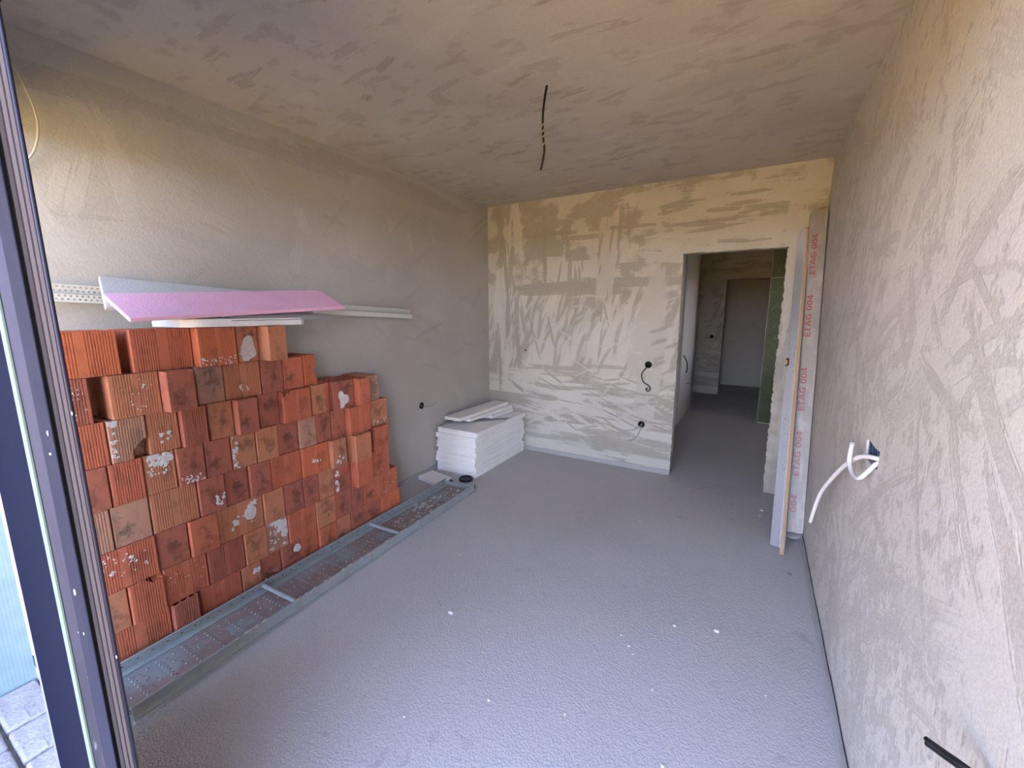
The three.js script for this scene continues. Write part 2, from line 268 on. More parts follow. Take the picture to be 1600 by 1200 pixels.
{ // the open door leaf whose lock edge stands close to the camera
  const leaf = new THREE.Group(); leaf.name = 'door_1'; scene.add(leaf); struct(leaf, 'dark aluminium door leaf standing open at the left edge', 'door');
  const near = V(1.7, 0, 3.9605), dir = V(-0.95, 0, -0.0925).normalize();
  const across = V(-dir.z, 0, dir.x); if (across.z < 0) across.negate();
  leaf.matrixAutoUpdate = true; leaf.position.copy(near); leaf.rotation.y = Math.atan2(-dir.z, dir.x); // local +x runs along the leaf away from the lock edge
  const sgn = V(0, 0, 1).applyAxisAngle(V(0, 1, 0), leaf.rotation.y).dot(across) > 0 ? 1 : -1;
  const y0 = 0.03, y1 = 2.33;
  const ext = (pts) => { const s = new THREE.Shape(pts.map(([a, n]) => new THREE.Vector2(a, n * sgn))); const g = new THREE.ExtrudeGeometry(s, { depth: y1 - y0, bevelEnabled: false, curveSegments: 6 }); g.rotateX(Math.PI / 2); g.translate(0, y1, 0); return g; };
  const scr = (() => { const t = maps(0.1, 2.4, 64, 1024, (x, y) => { const n = fbm(x * 120, y * 9, 3), sc = sstep(0.76, 0.80, noise(x * 260 + 4, y * 26)) * sstep(0.62, 0.72, fbm(x * 20 + 5, y * 4, 2)); const q = 0.85 + 0.3 * n; return [0.095 * q + sc * 0.4, 0.105 * q + sc * 0.4, 0.175 * q + sc * 0.4, 0.5]; }, false); return std({ map: t.map, roughness: 0.34, metalness: 0.55 }); })();
  const dark = std({ color: 0x23263a, roughness: 0.38, metalness: 0.4 });
  // inner rounded edge, lock channel, seam, outer cover, gasket
  const arc = []; for (let i = 0; i <= 8; i++) { const t = i / 8 * Math.PI; arc.push([0.004 - 0.004 * Math.sin(t), 0.0035 - 0.0035 * Math.cos(t)]); }
  mesh('inner_edge', ext([...arc, [0.07, 0.007], [0.07, 0]]), dark, leaf);
  mesh('lock_channel', ext([[0.006, 0.007], [0.006, 0.011], [0.009, 0.0115], [0.009, 0.0128], [0.006, 0.0133], [0.006, 0.018], [0.0085, 0.0184], [0.0085, 0.0196], [0.005, 0.020], [0.003, 0.0245], [0.05, 0.0245], [0.05, 0.007]]), std({ color: 0x6f6a70, roughness: 0.5, metalness: 0.3 }), leaf);
  mesh('seam', ext([[0.014, 0.0245], [0.014, 0.0300], [0.05, 0.0300], [0.05, 0.0245]]), std({ color: 0x08090d, roughness: 0.7 }), leaf);
  const cov = []; for (let i = 0; i <= 6; i++) { const t = i / 6 * Math.PI / 2; cov.push([0.003 - 0.003 * Math.sin(t), 0.033 - 0.003 * Math.cos(t)]); }
  const cg = metreUv(ext([...cov, [-0.001, 0.046], [0.0008, 0.0575], [0.06, 0.0575], [0.06, 0.030]])); mesh('edge_cover', cg, scr, leaf);
  mesh('gasket', ext([[0.002, 0.0575], [0.0, 0.0592], [0.0, 0.0615], [0.004, 0.0635], [0.03, 0.0635], [0.03, 0.0575]]), std({ color: 0x61756f, roughness: 0.8 }), leaf);
  const core = ext([[0.03, 0.0005], [0.03, 0.0628], [0.95, 0.0628], [0.95, 0.0005]]); mesh('leaf_panel', core, new THREE.MeshPhysicalMaterial({ color: 0x13172c, roughness: 0.95, specularIntensity: 0.08 }), leaf);
  const lum = []; const r = rng(14); for (let i = 0; i < 9; i++) { const y = [0.93, 1.02, 1.12, 1.38, 1.40, 1.41, 1.75][i % 7] + (r() - 0.5) * 0.06; lum.push(new THREE.IcosahedronGeometry(0.0007 + r() * 0.0009, 1).scale(0.4, 2 + r() * 3, 1).translate(-0.0006, y, sgn * (i % 5 ? 0.036 + r() * 0.016 : 0.004))); }
  const sp = mesh('plaster_speck', mergeGeometries(lum), std({ color: 0xd8d8de, roughness: 0.9 }), leaf); sp.userData.kind = 'stuff';
}
const insul = (() => { const t = maps(0.6, 1.2, 256, 512, (x, y) => { const rib = 0.5 + 0.5 * Math.sin(x * 2 * Math.PI / 0.012), n = fbm(x * 20, y * 20, 3); const q = 0.9 + 0.2 * n - 0.05 * rib; return [0.19 * q, 0.28 * q, 0.31 * q, 0.5 + 0.3 * rib]; }); return std({ ...t, bumpScale: 0.001, roughness: 0.9 }); })();
struct(mesh('wall_terrace', slabBox(-0.25, -0.06, -0.3, 2.9, ZF + 0.03, 6.2), insul), 'light blue insulation boards on the terrace side wall', 'wall');
struct(mesh('wall_wing', slabBox(3.45, 3.7, -0.3, 3.0, ZF + 0.25, 5.1), renderMat), 'plastered side wall right of the terrace', 'wall');
struct(mesh('roof', slabBox(-6, 9, H + 0.25, 4.5, -6.4, ZF + 0.25), renderMat), 'upper storey of the house above the room', 'roof');
{ // terrace of rough stone pavers, then open sunlit ground
  const base = struct(mesh('terrace', slabBox(-0.06, 7, -0.4, -0.135, ZF + 0.03, 4.4), std({ color: 0x8d8880, roughness: 1 })), 'rough pale stone paving of the terrace', 'paving');
  const st = (() => { const t = maps(1.3, 1.3, 512, 512, (x, y) => { const n = fbm(x * 9, y * 9, 4), g = noise(x * 160, y * 160), o = sstep(0.58, 0.7, fbm(x * 5 + 4, y * 5, 3)); const q = 0.75 + 0.5 * n + 0.2 * (g - 0.5); return [(0.33 + 0.10 * o) * q, 0.32 * q, (0.33 - 0.06 * o) * q, n * 0.6 + g * 0.3]; }); return std({ ...t, bumpScale: 0.008, roughness: 0.95 }); })();
  const r = rng(41), xs = [];
  for (let row = 0; row < 3; row++) { let x = -0.05; while (x < 1.5) { const w = 0.14 + r() * 0.16; xs.push([x, w, row]); x += w + 0.012; } }
  for (const [x, w, row] of xs) {
    const g = new RoundedBoxGeometry(w, 0.05, 0.14, 2, 0.012), p = g.attributes.position, cz = ZF + 0.106 + row * 0.152, cx = x + w / 2;
    for (let i = 0; i < p.count; i++) if (p.getY(i) > 0) { p.setY(i, p.getY(i) + (noise((p.getX(i) + cx) * 22, (p.getZ(i) + cz) * 22) - 0.5) * 0.012); p.setX(i, p.getX(i) * (0.96 + 0.08 * noise(cx * 9, cz * 7 + p.getZ(i) * 12))); }
    mesh('paver', metreUv(g).translate(cx, -0.118, cz), st, base);
  }
  struct(mesh('ground', slabBox(-40, 40, -0.6, -0.14, 4.4, 60), std({ color: 0xcba660, roughness: 1 })), 'open sandy ground beyond the terrace', 'ground');
}

// ---------------------------------------------------------------- hall behind the doorway
const hallMat = backMat;
struct(mesh('floor_hall', slabBox(-1.6, 4.4, -0.25, -0.002, -6.4, -0.002), floorMat), 'dim screed floor of the hall behind the doorway', 'floor');
struct(mesh('ceiling_hall', slabBox(-1.6, 4.4, H, H + 0.25, -6.4, -0.15), ceilMat), 'dark ceiling of the hall', 'ceiling');
struct(mesh('wall_hall_left', slabBox(1.77, 1.87, -0.2, H + 0.1, -3.52, -2.02), std({ color: 0xc3bdb6, roughness: 0.9 })), 'pale plasterboard wall on the left of the hall', 'wall');
struct(mesh('wall_hall_near', slabBox(-1.6, -1.5, -0.2, H + 0.1, -6.4, -0.15), leftMat), 'closing wall of the side room off the hall', 'wall');
struct(mesh('wall_hall_side', slabBox(-1.5, 1.77, -0.2, H + 0.1, -3.52, -3.42), leftMat), 'dark partition wall left of the hall', 'wall');
{
  const s = new THREE.Shape([[-1.5, -0.2], [2.188, -0.2], [2.188, 2.18], [3.1, 2.18], [3.1, -0.2], [4.3, -0.2], [4.3, H + 0.1], [-1.5, H + 0.1]].map((p) => new THREE.Vector2(...p)));
  const ph = new THREE.Path(); ph.absarc(2.003, 1.113, 0.036, 0, Math.PI * 2, true); s.holes.push(ph);
  const wf = struct(mesh('wall_hall_back', new THREE.ExtrudeGeometry(s, { depth: 0.14, bevelEnabled: false }).translate(0, 0, -4.94), hallMat), 'dim rear wall of the hall with a dark doorway', 'wall');
  mesh('junction_box', new THREE.CylinderGeometry(0.035, 0.035, 0.02, 20).rotateX(Math.PI / 2).translate(2.003, 1.113, -4.84), std({ color: 0x0c0c0d, roughness: 0.8 }), wf);
}
struct(mesh('wall_hall_end', slabBox(-1.6, 4.4, -0.2, H + 0.1, -6.24, -6.1), leftMat), 'far wall of the dark room beyond the hall', 'wall');
struct(mesh('wall_hall_right', mergeGeometries([slabBox(4.3, 4.4, -0.2, 0.9, -6.4, -0.15), slabBox(4.3, 4.4, 2.1, H + 0.1, -6.4, -0.15), slabBox(4.3, 4.4, 0.9, 2.1, -6.4, -2.2), slabBox(4.3, 4.4, 0.9, 2.1, -1.5, -0.15)]), leftMat), 'right outer wall of the hall with a window opening', 'wall');
struct(mesh('wall_hall_front', mergeGeometries([slabBox(-1.6, -0.25, -0.2, H + 0.25, -0.16, -0.02), slabBox(W + 0.25, 4.4, -0.2, H + 0.25, -0.16, -0.02)]), leftMat), 'closing wall beside the room at the hall', 'wall');
{ // green moisture-resistant boards
  const gt = (() => { const t = maps(1.2, 2.8, 256, 512, (x, y) => { const n = fbm(x * 8, y * 8, 3), sp = sstep(0.8, 0.84, noise(x * 90, y * 60)); const q = 0.85 + 0.3 * n; return [0.085 * q + sp * 0.05, 0.100 * q + sp * 0.05, 0.058 * q + sp * 0.05, 0.5]; }, false); return std({ map: t.map, roughness: 0.85 }); })();
  const g = group('partition_wall', 'green plasterboard partition standing behind the right side of the doorway', 'partition'); g.userData.kind = 'structure';
  g.position.set(2.854, 0, -2.72);
  mesh('lower_board', slabBox(0.004, 1.446, 0.012, 2.043, -0.013, 0), gt, g);
  mesh('upper_board', slabBox(0.004, 1.446, 2.049, H, -0.013, 0), gt, g);
  mesh('edge_bead', mergeGeometries([box(0.004, H, 0.014, 0.002, H / 2, -0.006), box(1.44, 0.006, 0.004, 0.725, 2.046, -0.003), box(1.44, 0.012, 0.01, 0.725, 0.006, -0.006)]), std({ color: 0xb9b4a4, roughness: 0.8 }), g);
  mesh('stud_core', box(1.44, H, 0.08, 0.726, H / 2, -0.054), leftMat, g);
}

// ---------------------------------------------------------------- hollow clay blocks
const TONES = [[0.44, 0.126, 0.064], [0.385, 0.112, 0.068], [0.300, 0.096, 0.068], [0.385, 0.155, 0.092], [0.345, 0.185, 0.140]];
const TONE_WORD = ['orange-red', 'red', 'dark red', 'brownish', 'grey-stained'];
function brickTexture(seed, ribbed) {
  const S = seed * 7.77;
  const cx = 0.25 + 0.5 * noise(S, 1.5), cy = 0.22 + 0.56 * noise(S, 2.5), rx = 0.16 + 0.26 * noise(S, 3.5), ry = 0.10 + 0.26 * noise(S, 4.5), amp = ribbed ? 0.3 * noise(S, 5) : 0.65 + 0.45 * noise(S, 5);
  return maps(1, 1, 384, 192, (x, y) => {
    const front = x < 0.5, u = front ? x * 2 : (x - 0.5) * 2;
    const n = fbm(u * 5 + S, y * 5, 4), g = noise(u * 70 + S, y * 70), streak = noise(u * (ribbed ? 26 : 9) + S, y * 2.2);
    let q = 0.66 + 0.56 * n + 0.18 * (g - 0.5) + 0.22 * (streak - 0.5), dust = 0.24 * sstep(0.58, 0.8, fbm(u * 9 + S * 2, y * 9, 3));
    let dk = 0;
    if (front) {
      const d = Math.hypot((u - cx) / rx, (y - cy) / ry) + (fbm(u * 6 + S, y * 6 + 9, 4) - 0.5) * 1.9;
      dk = amp * (sstep(1.45, 0.2, d) * 0.8 + 0.35 * sstep(0.5, 0.72, fbm(u * 2.2 + S * 3, y * 7, 4)) + 0.3 * sstep(0.25, 0.0, Math.abs(d - 1.5)) * (0.4 + n));
      const band = sstep(0.5, 0.6, noise(u * 3.1 + S, 7)) * 0.12; q *= 1 + band;
      dust += 0.30 * sstep(0.72, 0.78, noise(u * 40 + S, y * 40)) * sstep(0.5, 0.75, fbm(u * 3 + S, y * 3 + 4, 2));
    }
    q *= 1 - 0.55 * dk;
    const w = (c, t) => c * q * (1 - dust) + t * dust;
    return [w(1, 0.95), w(1, 2.4) , w(1, 3.6), n * 0.5 + g * 0.3];
  }, false).map;
}
// the map multiplies the tone of the clay, so it is kept below 1 and dust lifts green and blue
const BT = { r: [1, 2, 3, 4, 5, 6].map((s) => brickTexture(s, true)), s: [11, 12, 13, 14, 15, 16, 17, 18, 19, 20, 21, 22, 23, 24].map((s) => brickTexture(s, false)) };
const brickMats = new Map();
function brickMat(tone, type, k) {
  const list = BT[type], id = [tone, type, k % list.length].join();
  if (!brickMats.has(id)) { const c = TONES[tone]; brickMats.set(id, std({ map: list[k % list.length], color: lin(c[0] * 1.28, c[1] * 1.26, c[2] * 1.15), roughness: 0.9 })); }
  return brickMats.get(id);
}
// front face at x = 0, depth towards -x, width along z (left end of the photo = +z), base at y = 0
function brickGeometry(w, d, h, ribbed, flat = 0.14) {
  const out = [], c = 0.004;
  const edge = (ax, az, bx, bz, nx, nz, rib, u0, u1, tag_) => {
    const L = Math.hypot(bx - ax, bz - az), n = rib ? Math.max(4, Math.round(L / 0.0095)) : 1;
    for (let i = 0; i < n; i++) {
      const t0 = i / n, t1 = (i + 1) / n, mid = (t0 + t1) / 2, skip = !rib || i === 0 || i === n - 1 || (rib === 2 && Math.abs(mid - 0.5) < flat / 2);
      const P = (t, dep) => out.push([ax + (bx - ax) * t - nx * dep, az + (bz - az) * t - nz * dep, u0 + (u1 - u0) * t]);
      if (skip) P(t0, 0); else { P(t0, 0); P(t0 + 0.52 / n, 0); P(t0 + 0.58 / n, 0.0028); P(t0 + 0.94 / n, 0.0028); }
    }
    out.push([bx, bz, u1]);
  };
  edge(0, w / 2 - c, 0, -w / 2 + c, 1, 0, ribbed ? 2 : 0, 0.005, 0.495);
  edge(-c, -w / 2, -d + c, -w / 2, 0, -1, 0, 0.52, 0.98);
  edge(-d, -w / 2 + c, -d, w / 2 - c, -1, 0, 0, 0.52, 0.98);
  edge(-d + c, w / 2, -c, w / 2, 0, 1, ribbed ? 1 : 0, 0.52, 0.98);
  const pos = [], uv = [];
  const quad = (a, b, y0, y1, ua, ub) => { pos.push(a[0], y0, a[1], b[0], y0, b[1], b[0], y1, b[1], a[0], y0, a[1], b[0], y1, b[1], a[0], y1, a[1]); uv.push(ua, 0.01, ub, 0.01, ub, 0.99, ua, 0.01, ub, 0.99, ua, 0.99); };
  for (let i = 0; i < out.length; i++) { const a = out[i], b = out[(i + 1) % out.length]; const br = Math.abs(a[2] - b[2]) > 0.3 && Math.hypot(a[0] - b[0], a[1] - b[1]) < 0.02; quad(a, b, 0, h, a[2], br ? a[2] : b[2]); }
  const contour = out.map((p) => new THREE.Vector2(p[0], p[1])), holes = [];
  const nd = Math.max(2, Math.round((d - 0.008) / 0.046)), nw = Math.max(2, Math.round((w - 0.008) / 0.040)), wall = 0.0085;
  for (let i = 0; i < nd; i++) for (let j = 0; j < nw; j++) {
    const x0 = -d + wall + i * (d - wall) / nd, x1 = x0 + (d - wall) / nd - wall, z0 = -w / 2 + wall + j * (w - wall) / nw, z1 = z0 + (w - wall) / nw - wall;
    holes.push([new THREE.Vector2(x0, z0), new THREE.Vector2(x1, z0), new THREE.Vector2(x1, z1), new THREE.Vector2(x0, z1)]);
  }
  if (!THREE.ShapeUtils.isClockWise(contour)) contour.reverse();
  for (const q of holes) if (THREE.ShapeUtils.isClockWise(q)) q.reverse();
  const tri = THREE.ShapeUtils.triangulateShape(contour, holes), all = contour.concat(...holes);
  for (const t of tri) {
    for (const [y, ord] of [[h, [0, 1, 2]], [0, [2, 1, 0]]]) {
      const q = ord.map((k) => all[t[k]]), area = (q[1].x - q[0].x) * (q[2].y - q[0].y) - (q[2].x - q[0].x) * (q[1].y - q[0].y);
      const up = area < 0; const s = (y === h) === up ? q : [q[2], q[1], q[0]];
      for (const v of s) { pos.push(v.x, y, v.y); uv.push(0.52 + 0.46 * (v.y / w + 0.5), Math.min(0.98, Math.max(0.02, -v.x / d))); }
    }
  }
  for (const q of holes) for (let i = 0; i < 4; i++) { const a = q[i], b = q[(i + 1) % 4]; quad([b.x, b.y], [a.x, a.y], 0, h, 0.55, 0.6); }
  const g = new THREE.BufferGeometry(); g.setAttribute('position', new THREE.Float32BufferAttribute(pos, 3)); g.setAttribute('uv', new THREE.Float32BufferAttribute(uv, 2)); g.computeVertexNormals();
  // make sure the outside faces point outwards
  let vol = 0; for (let i = 0; i < pos.length; i += 9) { const [a, b, c2, d2, e, f, g2, h2, i2] = pos.slice(i, i + 9); vol += a * (e * i2 - f * h2) - b * (d2 * i2 - f * g2) + c2 * (d2 * h2 - e * g2); }
  if (vol < 0) { console.log('flip', w); }
  return g;
}
const mortar = (() => { const t = maps(0.1, 0.1, 128, 128, (x, y) => { const n = fbm(x * 90, y * 90, 3); const q = 0.8 + 0.4 * n; return [0.60 * q, 0.59 * q, 0.58 * q, n]; }); return std({ ...t, bumpScale: 0.002, roughness: 0.95 }); })();
// irregular flat lumps of mortar on the front face: [u, v, radius, count, spread u, spread v]
function splash(w, h, spec, seed) {
  const r = rng(seed), gs = [];
  for (const [u, v, rad, n, su, sv, al = 1] of spec) for (let i = 0; i < n; i++) {
    const R = rad * (n > 1 ? 0.35 + 0.9 * r() * r() : 1), z = (0.5 - u - (n > 1 ? (r() - 0.5) * su : 0)) * w, y = (v + (n > 1 ? (r() - 0.5) * sv : 0)) * h, N = n > 6 ? 11 : 22, pos = [], idx = [];
    const k = r() * 20; pos.push(0.0006 + Math.min(0.0016, R * 0.06), 0, 0);
    for (let ring = 0; ring < 2; ring++) for (let j = 0; j < N; j++) { const a = j / N * Math.PI * 2, fq = n === 1 ? 1.3 : 2.6, q = R * ((n === 1 ? 0.45 : 0.15) + (n === 1 ? 0.9 : 1.5) * noise(Math.cos(a) * fq + k, Math.sin(a) * fq + k)) * (ring ? 1 : 0.75); pos.push(ring ? -0.0002 : 0.0005 + Math.min(0.0014, R * 0.05), Math.sin(a) * q * al, Math.cos(a) * q); }
    for (let j = 0; j < N; j++) { const a = 1 + j, b = 1 + (j + 1) % N; idx.push(0, b, a, a, b, N + b, a, N + b, N + a); }
    const g = new THREE.BufferGeometry(); g.setAttribute('position', new THREE.Float32BufferAttribute(pos, 3)); g.setIndex(idx);
    const p = g.attributes.position; for (let q = 0; q < p.count; q++) { p.setZ(q, Math.max(-w / 2 + 0.002, Math.min(w / 2 - 0.002, p.getZ(q) + z))); p.setY(q, Math.max(0.002, Math.min(h - 0.002, p.getY(q) + y))); }
    gs.push(metreUv(g));
  }
  return mergeGeometries(gs);
}
const SL = 0.0335, pileX = (z) => 0.333 + (z - 1.85) * SL;
const S = { // mortar splashes
  blob: [[0.5, 0.32, 0.045, 1, 0, 0, 1.5], [0.55, 0.2, 0.03, 3, 0.3, 0.2]], dots: [[0.5, 0.6, 0.009, 26, 0.8, 0.6]], few: [[0.6, 0.35, 0.012, 5, 0.4, 0.3]],
  specks: [[0.5, 0.5, 0.005, 22, 0.85, 0.8]], top: [[0.6, 0.85, 0.022, 26, 0.7, 0.28], [0.45, 0.65, 0.008, 30, 0.7, 0.4]], low: [[0.5, 0.12, 0.007, 34, 0.9, 0.22]],
  right: [[0.8, 0.33, 0.018, 6, 0.3, 0.25], [0.72, 0.2, 0.014, 3, 0.2, 0.1]], blobs: [[0.35, 0.45, 0.02, 1, 0, 0], [0.7, 0.62, 0.03, 1, 0, 0, 1.5], [0.75, 0.85, 0.022, 2, 0.2, 0.1], [0.5, 0.5, 0.01, 10, 0.7, 0.6]],
  sheet: [[0.5, 0.8, 0.03, 12, 0.8, 0.35], [0.85, 0.5, 0.024, 10, 0.3, 0.8], [0.15, 0.5, 0.012, 9, 0.12, 0.9], [0.5, 0.45, 0.012, 16, 0.7, 0.5]], left: [[0.15, 0.5, 0.016, 14, 0.2, 0.95]],
  bigdot: [[0.8, 0.75, 0.026, 1, 0, 0]], smear: [[0.35, 0.2, 0.012, 6, 0.5, 0.15], [0.6, 0.3, 0.008, 8, 0.5, 0.2]],
};
// course from the floor -> [left z, right z, how far it stands proud, tone, face r/s, splash, chip]
const COURSES = {
  8: [[3.729, 3.481, 0, 0, 'r'], [3.446, 3.205, 0, 1, 'r'], [3.205, 3.024, 0.043, 0, 'r', 'low'], [3.002, 2.886, 0, 3, 's', 'blob'], [2.886, 2.775, 0.09, 3, 's']],
  7: [[3.72, 3.597, 0, 2, 'r', 'specks'], [3.545, 3.360, 0, 3, 'r', 'specks'], [3.36, 3.241, 0.065, 2, 's'], [3.212, 3.086, 0, 4, 's'], [3.086, 2.892, 0, 3, 'r', 'few'], [2.892, 2.763, 0, 2, 's'], [2.763, 2.633, 0, 1, 's'], [2.615, 2.515, -0.03, 0, 'r', null, 'half']],
  6: [[3.692, 3.568, 0, 1, 'r'], [3.568, 3.432, 0, 4, 'r', 'left', 'corner'], [3.432, 3.305, 0, 3, 'r', 'few'], [3.305, 3.191, 0.019, 2, 'r'], [3.182, 3.062, 0, 3, 's'], [3.062, 2.95, 0.049, 2, 's'], [2.922, 2.802, 0, 2, 's'], [2.802, 2.617, 0.034, 1, 'r', null, 'notch'], [2.593, 2.483, 0, 3, 's'], [2.478, 2.442, -0.02, 1, 's'], [2.437, 2.262, 0, 2, 's', 'blob'], [2.260, 2.156, 0.055, 1, 's'], [2.138, 2.015, -0.01, 4, 's', 'specks']],
  5: [[3.706, 3.586, 0, 2, 's'], [3.586, 3.464, 0, 1, 'r'], [3.464, 3.339, 0, 3, 'r', 'top'], [3.339, 3.218, 0, 2, 's', 'low'], [3.218, 3.092, 0, 2, 's'], [3.092, 2.961, 0, 3, 's', 'left'], [2.961, 2.833, 0, 3, 's'], [2.833, 2.697, 0, 2, 's'], [2.697, 2.576, 0, 4, 's'], [2.576, 2.458, 0, 2, 's'], [2.458, 2.347, 0, 2, 's'], [2.347, 2.156, 0.042, 1, 'r'], [2.134, 1.946, 0, 3, 's', 'low']],
  4: [[3.72, 3.601, 0, 4, 'r'], [3.601, 3.462, 0, 4, 's'], [3.462, 3.266, 0, 3, 'r'], [3.266, 3.139, 0, 2, 's', 'right'], [3.139, 3.015, 0, 2, 's'], [3.015, 2.894, 0, 2, 's'], [2.894, 2.698, 0, 1, 'r'], [2.698, 2.502, 0, 0, 'r', 'few'], [2.502, 2.383, 0.044, 3, 's', 'smear'], [2.346, 2.199, 0.084, 3, 'r'], [2.121, 1.985, 0.042, 1, 's']],
  3: [[3.708, 3.46, 0, 1, 'r', 'dots'], [3.46, 3.328, 0, 2, 's'], [3.328, 3.197, 0, 1, 's'], [3.197, 2.955, 0, 3, 'r', 'blobs'], [2.955, 2.83, 0, 3, 's'], [2.83, 2.703, 0, 2, 's'], [2.703, 2.592, 0, 2, 's'], [2.592, 2.475, 0, 3, 's'], [2.475, 2.334, 0, 2, 's', 'left'], [2.334, 2.19, 0.072, 1, 'r'], [2.146, 1.956, 0, 1, 's']],
  2: [[3.71, 3.588, 0, 3, 's'], [3.588, 3.454, 0, 1, 'r', null, 'topgap'], [3.454, 3.264, 0, 1, 'r', 'specks'], [3.264, 3.079, 0, 2, 'r'], [3.079, 2.952, 0, 3, 's'], [2.952, 2.82, 0, 4, 's', 'sheet'], [2.82, 2.628, 0, 1, 'r'], [2.628, 2.479, 0, 3, 's'], [2.479, 2.344, 0, 2, 's'], [2.344, 2.227, 0, 2, 's'], [2.227, 2.064, 0, 1, 's'], [2.064, 1.877, 0, 1, 'r', 'specks']],
  1: [[3.69, 3.445, 0, 1, 'r'], [3.445, 3.33, 0.020, 2, 'r'], [3.316, 3.115, 0, 1, 'r'], [3.115, 3.007, 0, 3, 's', 'bigdot'], [3.007, 2.88, 0, 2, 's', 'smear'], [2.88, 2.749, 0, 2, 's', 'bigdot'], [2.749, 2.622, 0, 1, 's'], [2.622, 2.485, 0.012, 1, 's'], [2.475, 2.354, 0, 3, 's'], [2.354, 2.242, 0, 2, 's'], [2.242, 2.071, 0, 2, 's'], [2.071, 1.86, 0, 0, 'r']],
};
const ORD = ['first', 'second', 'third', 'fourth', 'fifth', 'sixth', 'seventh', 'eighth', 'ninth', 'tenth', 'eleventh', 'twelfth', 'thirteenth'];
const COURSE_WORD = { 8: 'in the top course', 7: 'in the second course from the top', 6: 'in the third course from the top', 5: 'in the fourth course from the top', 4: 'in the fourth course from the floor', 3: 'in the third course from the floor', 2: 'in the second course from the floor', 1: 'in the lowest course' };
const evaluator = new Evaluator(); evaluator.useGroups = false; evaluator.attributes = ['position', 'normal', 'uv'];
function jagged(R, sx, sy, sz, seed) { const g = new THREE.IcosahedronGeometry(R, 2), p = g.attributes.position; for (let i = 0; i < p.count; i++) { const k = 0.75 + 0.5 * noise(p.getX(i) / R * 2 + seed, p.getY(i) / R * 2 + p.getZ(i) / R * 1.7 + seed); p.setXYZ(i, p.getX(i) * k * sx, p.getY(i) * k * sy, p.getZ(i) * k * sz); } g.computeVertexNormals(); return g; }
function chip(geo, kind, w, d, h) {
  const cut = { corner: [jagged(0.055, 0.9, 1.1, 0.8, 3), [0.0, 0.02, -w / 2 + 0.01]], notch: [jagged(0.03, 0.8, 1.3, 0.9, 8), [0.005, h - 0.005, w / 2 - 0.02]], topgap: [jagged(0.03, 0.9, 1, 1.5, 5), [0.0, h + 0.004, -w / 2 + 0.025]], lowcorner: [jagged(0.035, 1.2, 0.9, 1, 6), [0.0, 0.0, -w / 2 + 0.01]], half: [jagged(0.05, 4, 1.5, 0.7, 9), [-d / 2, h * 0.45, -w / 2 - 0.012]] }[kind];
  if (!cut) return geo;
  const a = new Brush(geo), b = new Brush(cut[0].translate(...cut[1])); a.updateMatrixWorld(); b.updateMatrixWorld();
  try { const r = evaluator.evaluate(a, b, SUBTRACTION).geometry; const g = r.clone(); g.clearGroups(); return g; } catch (e) { console.log('chip failed', kind, e.message); return geo; }
}
{
  const r = rng(99); let k = 0;
  for (const course of [1, 2, 3, 4, 5, 6, 7, 8]) COURSES[course].forEach(([zl, zr, proud, tone, face, spl, chipKind], i) => {
    const w = zl - zr - 0.0045, zc = (zl + zr) / 2, ribbed = face === 'r', d = Math.max(0.12, w > 0.22 ? 0.19 : 0.25), h = 0.1875;
    let g = brickGeometry(w, d, h, ribbed, w > 0.16 ? 0.14 : 0.0);
    if (chipKind) g = chip(g, chipKind, w, d, h);
    const o = tag(new THREE.Group(), `${TONE_WORD[tone]} ${ribbed ? 'ribbed' : 'smooth-faced'} clay block, ${ORD[i]} from left ${COURSE_WORD[course]}`, 'clay block', 'hollow clay blocks in the stack');
    o.name = numbered('clay_block'); scene.add(o);
    o.position.set(pileX(zc) + proud + (proud ? 0 : (r() - 0.5) * 0.018), (course - 1) * 0.19, zc);
    o.rotation.y = Math.atan(SL) + (r() - 0.5) * 0.018;
    const body = mesh('block_body', g, brickMat(tone, ribbed ? 'r' : 's', k), o);
    if (spl) Object.assign(mesh('mortar_splash', splash(w, h, S[spl], 100 + k), mortar, body).userData, { label: 'pale mortar splash', kind: 'stuff' });
    k++;
  });
}

